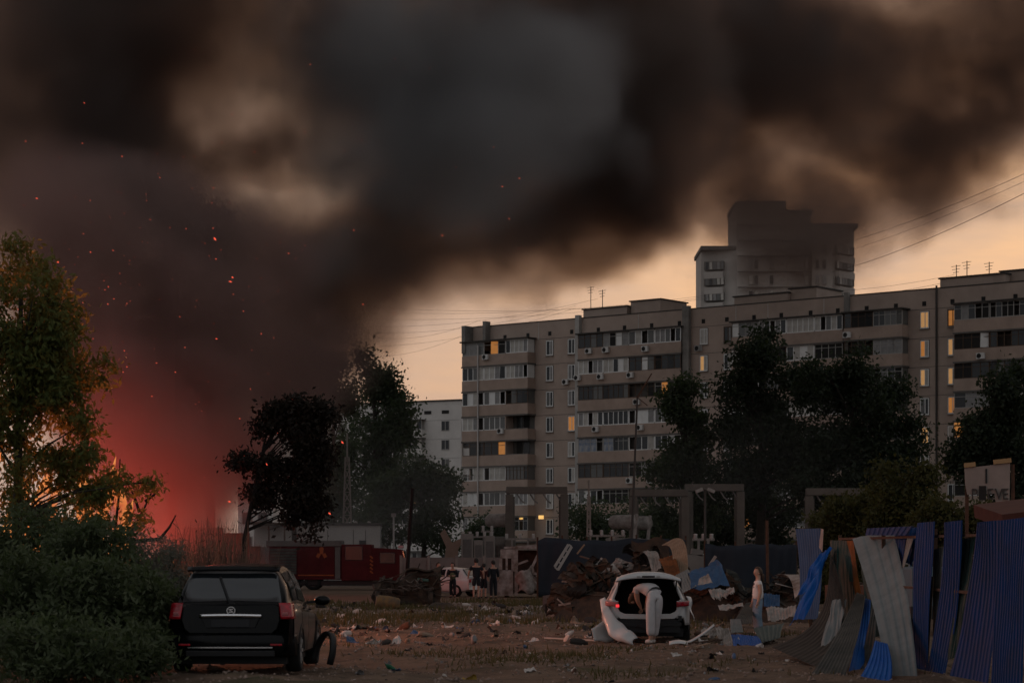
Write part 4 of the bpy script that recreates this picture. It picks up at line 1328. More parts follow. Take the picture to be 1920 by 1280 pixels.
# door skin leaning at its side, strip on the ground
dl = MB().grid(lambda u, v: Vector((0.42 * u - 0.06 * v * (1 - u), 0.25 * u, 0.02 + 0.52 * v * (0.55 + 0.45 * u) + 0.02 * math.sin(7 * u + 4 * v))), 8, 8)
do = dl.build('crumpled_sheet', M_wpaint, None, True, solid=0.015)
do.location = GP(1114, 47.2, -0.02); tag(do, 'crumpled white panel leaning beside the wrecked white hatchback', 'car part')
st = MB().grid(lambda u, v: Vector((0.75 * u, 0.35 * u + 0.10 * v, 0.03 + 0.50 * max(0, u - 0.25) ** 1.3 + 0.03 * v)), 14, 2)
so_ = st.build('bumper_strip', M_wpaint, None, True, solid=0.02); so_.location = GP(1272, 45.5, 0.0)
tag(so_, 'white bumper strip curling up beside the wrecked hatchback', 'car part')
sg = MB().grid(lambda u, v: Vector((0.36 * u, 0.12 * v, 0.03 + 0.03 * math.sin(u * 3) + 0.06 * v)), 8, 2)
so_ = sg.build('crumpled_sheet', M_wpaint, None, True, solid=0.012); so_.location = GP(1255, 44.6, 0.0)
tag(so_, 'small white panel glowing in the firelight behind the bending man', 'car part')

# --- small white car far behind the men
sc_ = empty('car', GP(893, 112), R(62), 'small white car parked behind the man in dark shorts', 'car', 'passenger cars in the yard')
ss = Shell([(0, 0.34), (0.3, 0.25), (3.6, 0.25), (3.9, 0.34)], [(0, 0.76), (0.3, 0.82), (3.4, 0.82), (3.9, 0.7)],
           [(0, 0.86), (1.2, 0.9), (2.8, 0.86), (3.9, 0.68)], [(0, 0.7), (0.4, 0.75), (2.8, 0.74), (3.9, 0.56)],
           [(0, 0.9), (0.1, 1.0), (0.5, 1.38), (1.4, 1.44), (2.2, 1.36), (3.0, 0.92), (3.9, 0.7)], [(0, 0.66), (0.5, 0.56), (2.2, 0.55), (3.0, 0.62), (3.9, 0.48)])
ss.build('body', M_wpaint, sc_, 0, 3.9, 36)
ss.patch('rear_window', M_carglass, sc_, 0.14, 0.46, 0.73, 1, None, 0.01)
for sd_ in (1, -1):
    ss.patch('side_window', M_carglass, sc_, 0.6, 1.3, 0.47, 0.69, sd_, 0.008)
    ss.patch('side_window', M_carglass, sc_, 1.38, 2.2, 0.47, 0.69, sd_, 0.008)
    for wy in (0.7, 3.1):
        wheel(sc_, sd_ * 0.74, wy, 0.3, 0.19, sd_)
    MB().box((sd_ * 0.62, 0.0, 0.78), (0.16, 0.08, 0.16)).build('tail_light', M_tail, sc_, bevel=0.01)

# --- burnt-out van, front of the cabin gone, pale ash-coloured shell
vn = empty('burnt_van', GP(990, 108), R(0), 'ash grey burnt out van with crumpled doors in front of the blue tarpaulin', 'van')
vs_k = 108 / F
def vx(px): return (px - 990) * vs_k
def vz(py): return CH + (HZ - py) * vs_k
fr = MB()
def post(m_, pts, w=0.14, y=0.0):
    for a, b in zip(pts, pts[1:]):
        m_.bar((vx(a[0]), y, vz(a[1])), (vx(b[0]), y, vz(b[1])), w, w)
side = MB()
side.box(((vx(938) + vx(966)) / 2, 0.0, (vz(1029) + vz(1046)) / 2), (vx(966) - vx(938), 0.1, vz(1029) - vz(1046)))
side.box(((vx(933) + vx(962)) / 2, 0.0, (vz(1068) + vz(1116)) / 2), (vx(962) - vx(933), 0.1, vz(1068) - vz(1116)))
side.box((vx(939), 0.0, vz(1058)), (0.14, 0.1, 0.62)); side.box((vx(950), 0.0, vz(1058)), (0.1, 0.1, 0.62)); side.box((vx(962), 0.0, vz(1058)), (0.16, 0.1, 0.62))
side.build('side_wall', M_ash, vn)
post(fr, [(966, 1026), (1026, 1024), (1034, 1034), (1040, 1070), (1040, 1114)], 0.17)
post(fr, [(968, 1024), (968, 1116)], 0.16)
fr.build('body_frame', M_ash, vn)
MB().box(((vx(945) + vx(1030)) / 2, 1.9, vz(1026)), (vx(1030) - vx(945), 3.6, 0.1)).build('roof', M_ash, vn)
MB().box(((vx(938) + vx(1036)) / 2, 3.4, (vz(1030) + vz(1105)) / 2), (vx(1036) - vx(938), 0.1, vz(1030) - vz(1105))).build('back_wall', M_burnt, vn)
MB().box(((vx(938) + vx(1040)) / 2, 1.8, vz(1108)), (vx(1040) - vx(938), 3.3, 0.2)).build('floor_pan', M_burnt, vn)
dr = MB().grid(lambda u, v: Vector((vx(970) + (vx(1000) - vx(970)) * u + 0.1 * math.sin(v * 5), -0.1 - 0.25 * math.sin(u * 3), vz(1110) + (vz(1062) - vz(1110)) * v * (0.6 + 0.5 * u) + 0.12 * math.sin(6 * u))), 10, 8)
dr.build('crumpled_door', M_ash, vn, True, solid=0.04)
dr2 = MB()
post(dr2, [(998, 1062), (1012, 1032), (1028, 1042), (1024, 1078), (1000, 1074), (998, 1062)], 0.12, -0.15)
post(dr2, [(1006, 1078), (1030, 1105), (1034, 1112)], 0.1, -0.2); post(dr2, [(968, 1058), (990, 1050)], 0.1, -0.1); post(dr2, [(985, 1068), (1012, 1100)], 0.08, -0.2)
dr2.build('bent_door_frame', M_ash, vn)
MB().grid(lambda u, v: Vector((vx(1002) + (vx(1028) - vx(1002)) * u, -0.18 + 0.1 * math.sin(5 * u), vz(1106) + (vz(1080) - vz(1106)) * v - 0.2 * u * v)), 8, 6).build('crumpled_door', M_ash, vn, True, solid=0.03)
for px in (950, 1022):
    wheel(vn, vx(px), 1.2, 0.34, 0.22, 1, M_burnt, M_burnt)

# --- crushed black car wreck and its yellow drum
bw = empty('crushed_car', GP(762, 84.5), R(0), 'flattened black burnt car wreck in front of the fire engine', 'car wreck')
k_ = 84.5 / F
wr = MB()
def bumpy(u, v):
    x = (u - 0.5) * 2.5
    top = 0.95 + 0.18 * math.sin(x * 2.1 + 0.5) + 0.10 * math.sin(x * 6.3) + 0.25 * max(0, x)
    z = 0.12 + top * v
    return Vector((x + 0.05 * math.sin(9 * v + 4 * x), 0.10 * math.sin(x * 5 + v * 7) + 0.35 * v * v, z))
wr.grid(bumpy, 26, 10)
wr.build('crushed_body', M_burnt, bw, False, solid=0.1)
rw = MB()
r5 = random.Random(5)
for k in range(46):
    x = r5.uniform(-1.3, 1.2); z = r5.uniform(0.35, 1.15) + 0.15 * max(0, x)
    L_ = r5.uniform(0.25, 0.8); a = r5.uniform(-0.5, 0.5) if k % 3 else r5.uniform(-1.4, 1.4)
    rw.bar((x, r5.uniform(-0.3, 0.5), z), (x + L_ * math.cos(a), r5.uniform(-0.3, 0.5), z + L_ * math.sin(a)), r5.uniform(0.04, 0.13), 0.03)
rw.build('bent_metal', M_burnt, bw)
lw = MB()
for k in range(16):
    x = r5.uniform(-1.1, 0.8); z = r5.uniform(0.6, 1.05); L_ = r5.uniform(0.2, 0.6); h_ = r5.uniform(0.05, 0.16); ph = r5.uniform(0, 6); sl = r5.uniform(-0.3, 0.3)
    lw.grid(lambda u, v: Vector((x + L_ * u, -0.30 - 0.10 * v + 0.06 * math.sin(5 * u + ph), z + sl * u * L_ + 0.04 * math.sin(4 * u + ph) + h_ * v * (0.4 + 0.6 * math.sin(2.5 * u + ph) ** 2))), 6, 2)
lw.build('torn_skin', mat('charred_skin', (0.15, 0.125, 0.11), 0.85, col2=(0.03, 0.024, 0.02), vscale=4), bw, solid=0.02)
MB().grid(lambda u, v: Vector((0.0 + 1.0 * u, 0.3 - 0.3 * v, 1.30 + 0.10 * v + 0.05 * math.sin(u * 6))), 8, 3).build('bent_roof', M_burnt, bw, solid=0.06)
MB().box((0.62, -0.2, 1.02), (0.42, 0.06, 0.1), (0, 0.1, 0)).build('green_lamp', mat('dark_teal', (0.03, 0.09, 0.075), 0.4), bw, bevel=0.02)
for x in (-1.05, 0.9):
    wheel(bw, x, -0.1, 0.3, 0.2, -1, M_burnt, M_burnt)
dm = MB().lathe([(0.001, -0.42), (0.2, -0.42), (0.24, -0.36), (0.25, 0.0), (0.22, 0.36), (0.17, 0.43), (0.001, 0.43)], 18, 'x').build('barrel', mat('scorched_yellow', (0.19, 0.11, 0.04), 0.8, col2=(0.08, 0.065, 0.05), vscale=4), None, True)
dm.location = GP(727, 81.5, 0.22); dm.rotation_euler = (0, 0.12, 0.15)
tag(dm, 'scorched yellow barrel lying in front of the crushed black wreck', 'barrel')
# ---------------------------------------------------------------- people
def skinned(name, V, E, m, parent, root, sub=2):
    """V: {key: (point, radius)}; grows a skin over the edges"""
    me = bpy.data.meshes.new(name)
    bm = bmesh.new()
    lay = bm.verts.layers.skin.verify()
    vs_ = {}
    for k, (p, r_) in V.items():
        v = bm.verts.new(p)
        v[lay].radius = r_ if hasattr(r_, '__len__') else (r_, r_)
        v[lay].use_root = (k == root)
        vs_[k] = v
    for a, b in E:
        bm.edges.new((vs_[a], vs_[b]))
    bm.to_mesh(me); bm.free()
    o = link_mesh(name, me, m, parent)
    sk = o.modifiers.new('skin', 'SKIN')
    sk.use_smooth_shade = True
    sk.branch_smoothing = 0.6
    sb = o.modifiers.new('smooth', 'SUBSURF')
    sb.levels = sub; sb.render_levels = sub
    return o

def fingers(V, E, hand, tip_dir, side_dir, palm_dir, key, L=0.085):
    """five unequal bent fingers rooted in the palm"""
    t, s_, c = tip_dir.normalized(), side_dir.normalized(), palm_dir.normalized()
    for i, (o_, ln) in enumerate(((-0.03, 0.85), (-0.01, 1.0), (0.01, 0.95), (0.03, 0.72))):
        a = hand + t * 0.045 + s_ * o_
        b = a + t * L * ln * 0.5 + c * 0.012
        d = b + t * L * ln * 0.35 + c * 0.03
        for q, p in ((0, a), (1, b), (2, d)):
            V[f'{key}f{i}{q}'] = (p, 0.0095 - 0.001 * q)
        E += [(key, f'{key}f{i}0'), (f'{key}f{i}0', f'{key}f{i}1'), (f'{key}f{i}1', f'{key}f{i}2')]
    a = hand + s_ * -0.04 + t * 0.0
    b = a + s_ * -0.02 + t * 0.04 + c * 0.015
    V[key + 't0'] = (a, 0.011); V[key + 't1'] = (b, 0.009)
    E += [(key, key + 't0'), (key + 't0', key + 't1')]

def figure(label, base, rz, J, skin_m, shirt_m, trouser_m, shoe_m, hair_m, sleeve=0.5, leg_end=0.95, group=None, scale=1.0, sex=1.0, hands=True,
           wide=1.0, hair_long=False, vest_m=None, apron=1.0, deep=1.0, hem=True):
    o = empty('person', base, rz, label, 'person', group)
    o.scale = (scale,) * 3
    v = lambda k: Vector(J[k])
    hd = (v('head') - v('neck')).normalized()
    V = {'pel': (v('pel'), (0.10, 0.085)), 'spi': (v('spi'), (0.09, 0.075)), 'che': (v('che'), (0.12, 0.09)), 'nek': (v('neck'), 0.07),
         'hd0': (v('neck') + hd * 0.09, (0.082, 0.088)), 'hd1': (v('head') + hd * 0.01, (0.112, 0.125)), 'hd2': (v('head') + hd * 0.10, (0.108, 0.118)), 'hd3': (v('head') + hd * 0.165, (0.05, 0.055))}
    E = [('pel', 'spi'), ('spi', 'che'), ('che', 'nek'), ('nek', 'hd0'), ('hd0', 'hd1'), ('hd1', 'hd2'), ('hd2', 'hd3')]
    fc = Vector(J['face']).normalized()
    V['nose'] = (v('head') + fc * 0.118 - hd * 0.012, 0.018); E.append(('hd1', 'nose'))
    for s_ in 'LR':
        V['sh' + s_] = (v('sh' + s_), 0.068); V['el' + s_] = (v('el' + s_), 0.052); V['wr' + s_] = (v('wr' + s_), 0.036); V['ha' + s_] = (v('ha' + s_), (0.04, 0.02))
        E += [('che', 'sh' + s_), ('sh' + s_, 'el' + s_), ('el' + s_, 'wr' + s_), ('wr' + s_, 'ha' + s_)]
        V['hi' + s_] = (v('hi' + s_), 0.07); V['kn' + s_] = (v('kn' + s_), 0.058); V['an' + s_] = (v('an' + s_), 0.042); V['to' + s_] = (v('to' + s_), (0.042, 0.028))
        E += [('pel', 'hi' + s_), ('hi' + s_, 'kn' + s_), ('kn' + s_, 'an' + s_), ('an' + s_, 'to' + s_)]
        if hands:
            td = v('ha' + s_) - v('wr' + s_)
            fingers(V, E, v('ha' + s_), td, td.cross(fc.cross(td)) if td.cross(fc).length > 0.01 else Vector((1, 0, 0)), Vector((-1 if s_ == 'R' else 1, 0, 0)), 'ha' + s_)
    body = skinned('body', V, E, skin_m, o, 'pel')
    # clothing grown over the same bones, a little wider
    sv = {'pel': (v('pel').lerp(v('spi'), -0.45 if hem else 0.02), (0.162 * wide, 0.135 * deep)), 'spi': (v('spi'), (0.148 * wide, 0.128 * deep)), 'che': (v('che'), (0.165 * wide, 0.13 * deep)), 'nek': (v('neck').lerp(v('che'), 0.35), 0.085)}
    se = [('pel', 'spi'), ('spi', 'che'), ('che', 'nek')]
    for s_ in 'LR':
        sv['sh' + s_] = (v('sh' + s_), 0.088); sv['el' + s_] = (v('sh' + s_).lerp(v('el' + s_), min(1, sleeve)), 0.078)
        se += [('che', 'sh' + s_), ('sh' + s_, 'el' + s_)]
        if sleeve > 1:
            sv['wr' + s_] = (v('el' + s_).lerp(v('wr' + s_), sleeve - 1), 0.05)
            se += [('el' + s_, 'wr' + s_)]
    sh = skinned('shirt', sv, se, shirt_m, o, 'che')
    tv = {'top': (v('pel').lerp(v('spi'), 0.75), (0.135 * wide, 0.112 * deep)), 'pel': (v('pel'), (0.155, 0.13 * deep ** 0.6))}
    te = [('top', 'pel')]
    for s_ in 'LR':
        tv['hi' + s_] = (v('hi' + s_), 0.112 * max(1, apron ** 0.7))
        te.append(('pel', 'hi' + s_))
        kn, an = v('kn' + s_), v('an' + s_)
        if leg_end <= 0.5:
            tv['kn' + s_] = (v('hi' + s_).lerp(kn, leg_end * 2), 0.1); te.append(('hi' + s_, 'kn' + s_))
        else:
            tv['kn' + s_] = (kn, 0.083 * apron); tv['an' + s_] = (kn.lerp(an, leg_end * 2 - 1), 0.07 * apron * apron)
            te += [('hi' + s_, 'kn' + s_), ('kn' + s_, 'an' + s_)]
    skinned('trousers', tv, te, trouser_m, o, 'pel')
    for s_ in 'LR':
        a, t = v('an' + s_), v('to' + s_)
        skinned('shoe', {'h': (a + (a - t) * 0.25 + Vector((0, 0, -0.035)), 0.05), 'm': (a.lerp(t, 0.5) + Vector((0, 0, -0.02)), (0.055, 0.05)), 't': (t + Vector((0, 0, 0.008)), (0.05, 0.038))},
                [('h', 'm'), ('m', 't')], shoe_m, o, 'm', 2)
    # hair cap, eyes, mouth
    up = hd
    side = fc.cross(up).normalized()
    hb = MB()
    hc = v('head') + up * 0.028 - fc * 0.012
    def hairf(u, w):
        th = 2 * math.pi * u
        lim = 0.95 if math.sin(th) > 0.25 else 0.95 + 1.1 * min(1.0, (0.25 - math.sin(th)) / 0.7)
        ph = lim * w
        d = up * math.cos(ph) * 0.148 + side * math.cos(th) * math.sin(ph) * 0.108 + fc * math.sin(th) * math.sin(ph) * 0.117
        return v('head') + up * 0.035 - fc * 0.012 + d
    hb.grid(hairf, 20, 10)
    ho = hb.build('hair', hair_m, body, True)
    if hair_long:
        b0 = hc - fc * 0.10 - up * 0.03
        skinned('ponytail', {'a': (b0, 0.055), 'b': (b0 - fc * 0.02 - up * 0.08, 0.055), 'c': (b0 - fc * 0.02 - up * 0.17, 0.04), 'd': (b0 - fc * 0.01 - up * 0.25, 0.014)},
                [('a', 'b'), ('b', 'c'), ('c', 'd')], hair_m, body, 'a', 2)
    for s_ in (-1, 1):
        MB().lathe([(0.001, -0.006), (0.007, 0), (0.001, 0.006)], 8, 'z', v('head') + fc * 0.09 + side * 0.034 * s_ + up * 0.012).build('eye', M_plast, body)
    MB().box(v('head') + fc * 0.096 - up * 0.052, (0.035, 0.012, 0.008), Matrix((side, fc, up)).transposed()).build('mouth', mat('lips', (0.3, 0.12, 0.1), 0.6), body)
    for s_ in (-1, 1):
        MB().lathe([(0.001, -0.01), (0.024, 0), (0.001, 0.01)], 10, 'x', (0, 0, 0)).build('ear', skin_m, body, True).location = v('head') + side * 0.09 * s_ - up * 0.005
    if vest_m:
        vv = {k: (sv[k][0], tuple(q * 1.12 for q in sv[k][1]) if hasattr(sv[k][1], '__len__') else sv[k][1] * 1.05) for k in ('pel', 'spi', 'che')}
        skinned('vest', vv, [('pel', 'spi'), ('spi', 'che')], vest_m, o, 'che')
    return o

M_skin = mat('skin', (0.42, 0.25, 0.18), 0.6, var=0.12, vscale=8)
M_hair_b = mat('hair_brown', (0.06, 0.032, 0.018), 0.6, var=0.4, vscale=30)
M_hair_d = mat('hair_dark', (0.015, 0.012, 0.01), 0.7)
M_tee = mat('white_tshirt', (0.66, 0.62, 0.60), 0.85, var=0.1, vscale=10)
M_greyshirt = mat('pale_grey_shirt', (0.47, 0.45, 0.45), 0.85, var=0.14, vscale=9, bump=0.25, bscale=9)
M_greytr = mat('pale_grey_trousers', (0.52, 0.50, 0.50), 0.85, var=0.14, vscale=8, bump=0.3, bscale=8)
M_jeans = mat('light_blue_jeans', (0.17, 0.23, 0.30), 0.9, var=0.3, vscale=6, bump=0.2, bscale=10)
M_shoe_p = mat('pale_shoe', (0.5, 0.44, 0.40), 0.7)
M_navy = mat('navy_cloth', (0.015, 0.017, 0.022), 0.9, var=0.3, vscale=6)
M_hivis = mat('hivis_stripe_cloth', (0.11, 0.125, 0.06), 0.8, col2=(0.03, 0.035, 0.03), vscale=7)
M_dkred = mat('dark_red_cloth', (0.05, 0.016, 0.016), 0.9)
STAND = {'pel': (0, 0, 0.97), 'spi': (0, 0, 1.15), 'che': (0, 0, 1.34), 'neck': (0, 0.01, 1.50), 'head': (0, -0.02, 1.645), 'face': (0, -1, 0),
         'shL': (0.18, 0, 1.43), 'shR': (-0.18, 0, 1.43), 'elL': (0.24, 0.02, 1.15), 'elR': (-0.24, 0.02, 1.15), 'wrL': (0.25, -0.05, 0.91), 'wrR': (-0.25, -0.05, 0.91),
         'haL': (0.25, -0.07, 0.85), 'haR': (-0.25, -0.07, 0.85), 'hiL': (0.09, 0, 0.93), 'hiR': (-0.09, 0, 0.93), 'knL': (0.105, -0.02, 0.50), 'knR': (-0.105, -0.02, 0.50),
         'anL': (0.11, 0.03, 0.085), 'anR': (-0.11, 0.03, 0.085), 'toL': (0.13, -0.12, 0.035), 'toR': (-0.13, -0.12, 0.035)}

def pose(**kw):
    J = dict(STAND); J.update(kw); return J

# the girl in profile
gb = GP(1421, 53.5); gb.z = ground_z(gb.x, gb.y)
gj = pose(shL=(0.15, 0, 1.42), shR=(-0.15, 0, 1.42), elL=(0.185, 0.03, 1.14), elR=(-0.185, -0.03, 1.14), wrL=(0.18, -0.03, 0.90), wrR=(-0.18, -0.10, 0.91),
          haL=(0.175, -0.05, 0.835), haR=(-0.175, -0.12, 0.845), head=(0, 0.0, 1.64), face=(0.1, -1, -0.02))
gl = figure('girl in white printed t-shirt and wide pale blue jeans standing by the fence', gb, R(-84), gj, M_skin, M_tee, M_jeans, M_shoe_p, M_hair_b,
            sleeve=0.45, leg_end=0.98, group='people in the yard', scale=0.885, hair_long=True, apron=1.28, wide=1.05, deep=1.4)
pr = MB()
for x, z, w, h_ in ((-0.05, 1.33, 0.05, 0.03), (0.03, 1.36, 0.03, 0.04), (-0.01, 1.28, 0.06, 0.025), (0.05, 1.27, 0.03, 0.03), (-0.06, 1.25, 0.03, 0.03)):
    pr.box((x, -0.112, z), (w, 0.02, h_), (0, rnd.uniform(-0.5, 0.5), 0))
pr.build('shirt_print', mat('dark_print', (0.06, 0.03, 0.035), 0.8), gl)

# the man bending into the boot
mb_ = GP(1222, 46.35); mb_.z = ground_z(mb_.x, mb_.y)
mj = {'pel': (0.07, 0.02, 0.985), 'spi': (0.01, 0.14, 1.125), 'che': (-0.15, 0.32, 1.20), 'neck': (-0.275, 0.44, 1.11), 'head': (-0.335, 0.46, 0.965), 'face': (-0.35, 0.85, -0.35),
      'shL': (-0.03, 0.45, 1.13), 'shR': (-0.31, 0.24, 1.125), 'elL': (-0.04, 0.56, 0.90), 'elR': (-0.275, 0.34, 0.885), 'wrL': (-0.08, 0.70, 0.74), 'wrR': (-0.20, 0.52, 0.74),
      'haL': (-0.09, 0.75, 0.70), 'haR': (-0.19, 0.57, 0.69), 'hiL': (0.14, 0.03, 0.94), 'hiR': (-0.02, -0.01, 0.94), 'knL': (0.10, 0.12, 0.51), 'knR': (-0.03, -0.03, 0.51),
      'anL': (0.05, 0.26, 0.085), 'anR': (-0.02, 0.02, 0.085), 'toL': (0.03, 0.42, 0.035), 'toR': (-0.11, 0.08, 0.035)}
mn = figure('man in pale grey clothes bending into the open boot of the white car', mb_, 0, mj, M_skin, M_greyshirt, M_greytr, M_shoe_p, M_hair_b,
            sleeve=0.55, leg_end=0.93, group='people in the yard', wide=1.35, deep=1.5, apron=1.15, hem=False)
bl_ = MB().lathe([(0.150, -0.018), (0.156, 0.0), (0.150, 0.018)], 20, 'z').build('belt', M_plast, mn, True)
_p, _q = Vector(mj['pel']), Vector(mj['spi'])
bl_.location = _p.lerp(_q, 0.45); bl_.rotation_euler = (_q - _p).to_track_quat('Z', 'Y').to_euler(); bl_.scale = (1.0, 0.95, 1.2)

PG = 'people in the yard'
figure('heavy man in dark shirt and shorts seen from behind beside the small white car', GP(893, 104.5), R(182), pose(elL=(0.32, 0.02, 1.16), elR=(-0.32, 0.02, 1.16), wrL=(0.36, -0.06, 0.94), wrR=(-0.34, -0.06, 0.95), haL=(0.36, -0.08, 0.88), haR=(-0.34, -0.08, 0.89), shL=(0.21, 0, 1.43), shR=(-0.21, 0, 1.43)),
       M_skin, M_navy, M_navy, M_plast, M_hair_d, 0.7, 0.44, PG, 1.03, hands=False, wide=1.22)
figure('man in striped high visibility vest near the crushed wreck', GP(821, 108), R(60), pose(wrL=(0.2, -0.2, 1.1), haL=(0.15, -0.26, 1.12)), M_skin, M_navy, M_navy, M_plast, M_hair_d, 1.6, 0.96, PG, 0.93, hands=False, vest_m=M_hivis)
figure('man in high visibility vest facing the small white car', GP(849, 108), R(-20), pose(wrL=(0.1, -0.22, 1.12), haL=(0.04, -0.26, 1.14), wrR=(-0.1, -0.22, 1.1), haR=(-0.04, -0.26, 1.12)), M_skin, M_navy, M_navy, M_plast, M_hair_d, 1.6, 0.96, PG, 0.92, hands=False, vest_m=M_hivis)
figure('person in dark red standing against the burnt van', GP(907, 106.5), R(170), STAND, M_skin, M_dkred, M_navy, M_plast, M_hair_d, 1.4, 0.5, PG, 0.9, hands=False)
figure('dark dressed person at the corner of the burnt van', GP(925, 105), R(200), STAND, M_skin, M_navy, M_navy, M_plast, M_hair_d, 1.6, 0.96, PG, 0.98, hands=False)
# ---------------------------------------------------------------- corrugated sheets, fence, debris
def corr_mat(name, col, col2, rough=0.5, metal=0.2):
    return mat(name, col, rough, metal, spec=0.08, col2=col2, vscale=2.4, bump=0.15, bscale=7)
M_blue = corr_mat('blue_sheet', (0.003, 0.04, 0.145), (0.014, 0.038, 0.095), 0.65, 0.0)
M_blue2 = corr_mat('blue_sheet_bright', (0.006, 0.075, 0.30), (0.014, 0.10, 0.33), 0.6, 0.0)
M_bluegrey = corr_mat('blue_grey_sheet', (0.03, 0.085, 0.18), (0.02, 0.06, 0.13), 0.65, 0.0)
M_zinc = corr_mat('zinc_sheet', (0.19, 0.205, 0.205), (0.14, 0.15, 0.15), 0.6, 0.1)
M_grey_d = corr_mat('dark_grey_sheet', (0.05, 0.05, 0.047), (0.095, 0.088, 0.078), 0.65, 0.0)
M_green = corr_mat('dark_green_sheet', (0.015, 0.045, 0.04), (0.06, 0.065, 0.058), 0.6, 0.1)
M_teal = corr_mat('teal_sheet', (0.035, 0.065, 0.068), (0.06, 0.085, 0.08), 0.6, 0.1)
M_orange = corr_mat('rusty_orange_sheet', (0.22, 0.065, 0.015), (0.09, 0.03, 0.012), 0.7, 0.0)
M_tan = corr_mat('tan_sheet', (0.30, 0.21, 0.145), (0.18, 0.115, 0.075), 0.7, 0.0)
M_pale = corr_mat('pale_sheet', (0.32, 0.295, 0.275), (0.17, 0.15, 0.135), 0.7, 0.0)
M_tarp = mat('navy_tarpaulin', (0.024, 0.03, 0.042), 0.8, var=0.4, vscale=0.7)

def sheet(name, pts, m, ribs=6, amp=0.007, bend=(0, 0, 0), curl=(0, 0, 0), parent=None, crumple=0.0, nv=14, label=None, cat=None, group=None, rib_dir='v', seed=0, ragged=0.0):
    """corrugated sheet through four photo points (px, py, distance): top left, top right, bottom right, bottom left"""
    P = [W(*p) if not isinstance(p, Vector) else p.copy() for p in pts]
    org = parent.location.copy() if parent is not None else (P[2] + P[3]) / 2
    nrm = (P[1] - P[0]).cross(P[3] - P[0]).normalized()
    bend, curl = Vector(bend), Vector(curl)
    ribs = max(1, int(round(ribs * 1.5))) if ribs > 1 else 1
    q = random.Random(seed + len(name))
    ph = [q.uniform(0, 6.28) for _ in range(6)]
    def f(u, v):
        uu, vv = (u, v)
        p = P[0].lerp(P[1], uu).lerp(P[3].lerp(P[2], uu), vv)
        p = p + bend * math.sin(math.pi * vv) + curl * math.sin(math.pi * uu)
        w_ = (u if rib_dir == 'v' else v) * ribs
        fr = w_ - math.floor(w_)
        tri = 1.0 if fr < 0.42 else (-1.0 if 0.5 < fr < 0.92 else 0.0)
        p = p + nrm * amp * tri
        if crumple:
            p = p + nrm * crumple * (math.sin(5 * uu + 3 * vv + ph[0]) * 0.6 + math.sin(9 * vv - 4 * uu + ph[1]) * 0.35 + math.sin(17 * uu + 13 * vv + ph[2]) * 0.2)
        if ragged and vv > 0.999:
            p = p + (P[3] - P[0]) * ragged * (math.sin(uu * 23 + ph[3]) * 0.5 + math.sin(uu * 51 + ph[4]) * 0.5)
        return p - org
    nu = ribs * 6 if rib_dir == 'v' else 12
    o = MB().grid(f, nu, nv if rib_dir == 'v' else ribs * 6).build(name, m, parent, solid=0.004)
    if parent is None:
        o.location = org
        tag(o, label, cat or 'metal sheet', group)
    return o

def FP(px):
    """distance at which a photo column meets the fence line"""
    return (5.75 + 0.0446 * 46.5) / ((px - 960) / F + 0.0446)
def gy_(d): return HZ + CH * F / d
fence = empty('corrugated_fence', (6.2, 36, 0), 0, 'broken fence of torn blue grey and green corrugated sheets', 'fence')
GFp = fence
def fsheet(t0, t1, b0, b1, m, ytop, ybot=None, ribs=5, **kw):
    d0, d1, e0, e1 = FP(t0), FP(t1), FP(b0), FP(b1)
    y0, y1 = ytop
    return sheet('sheet', [(t0, y0, d0), (t1, y1, d1), (b1, (ybot or gy_(e1)), e1), (b0, (ybot or gy_(e0)), e0)], m, ribs, parent=fence, **kw)
# the upright blue sheets, nearest at the picture edge
fsheet(1872, 1928, 1855, 1915, M_blue, (976, 968), ribs=8, seed=1, crumple=0.018)
fsheet(1830, 1871, 1782, 1852, M_blue, (979, 975), ribs=7, bend=(0.05, 0, 0), seed=2, crumple=0.018)
fsheet(1768, 1803, 1738, 1772, M_blue, (979, 975), ribs=5, bend=(0.06, 0, 0), seed=3, crumple=0.018)
fsheet(1718, 1752, 1713, 1741, M_blue, (980, 977), ribs=5, bend=(-0.03, 0, 0), seed=4, crumple=0.018)
fsheet(1625, 1712, 1622, 1700, M_blue, (990, 986), 1003, ribs=6, seed=5)
fsheet(1491, 1537, 1496, 1532, M_bluegrey, (991, 990), 1160, ribs=7, bend=(0.06, 0, 0), seed=6)
# torn sheets swinging into the yard
S_ = lambda pts, m, **kw: sheet('sheet', pts, m, parent=fence, **kw)
S_([(1538, 990, 43.6), (1544, 992, 43.2), (1542, 1034, 43.2), (1536, 1026, 43.6)], M_pale, ribs=1, amp=0.0)
S_([(1598, 1009, 39.6), (1674, 990, 38.6), (1722, 1290, 33.2), (1668, 1290, 33.4)], M_zinc, ribs=3, amp=0.005, bend=(0.05, -0.05, 0.0), curl=(0.04, 0, 0), seed=7)
S_([(1556, 1012, 42.2), (1602, 1014, 40.8), (1600, 1180, 40.6), (1556, 1200, 41.6)], M_green, ribs=5, crumple=0.03, seed=8)
S_([(1588, 1013, 40.9), (1600, 1013, 40.5), (1612, 1120, 39.8), (1606, 1120, 40.1)], M_orange, ribs=1, amp=0.0, crumple=0.03, seed=9)
S_([(1548, 1032, 42.0), (1562, 1028, 41.6), (1505, 1160, 41.6), (1478, 1172, 42.4)], M_blue2, ribs=3, crumple=0.07, curl=(0, -0.1, 0.05), seed=10)
S_([(1530, 1045, 42.6), (1552, 1030, 42.2), (1520, 1100, 42.2), (1498, 1118, 42.8)], M_blue2, ribs=3, crumple=0.06, seed=11)
S_([(1556, 1036, 41.4), (1566, 1060, 40.4), (1535, 1252, 36.2), (1446, 1212, 40.4)], corr_mat('sooty_sheet', (0.026, 0.025, 0.023), (0.05, 0.046, 0.04), 0.7, 0.0), ribs=8, bend=(0.28, -0.2, -0.30), seed=12)
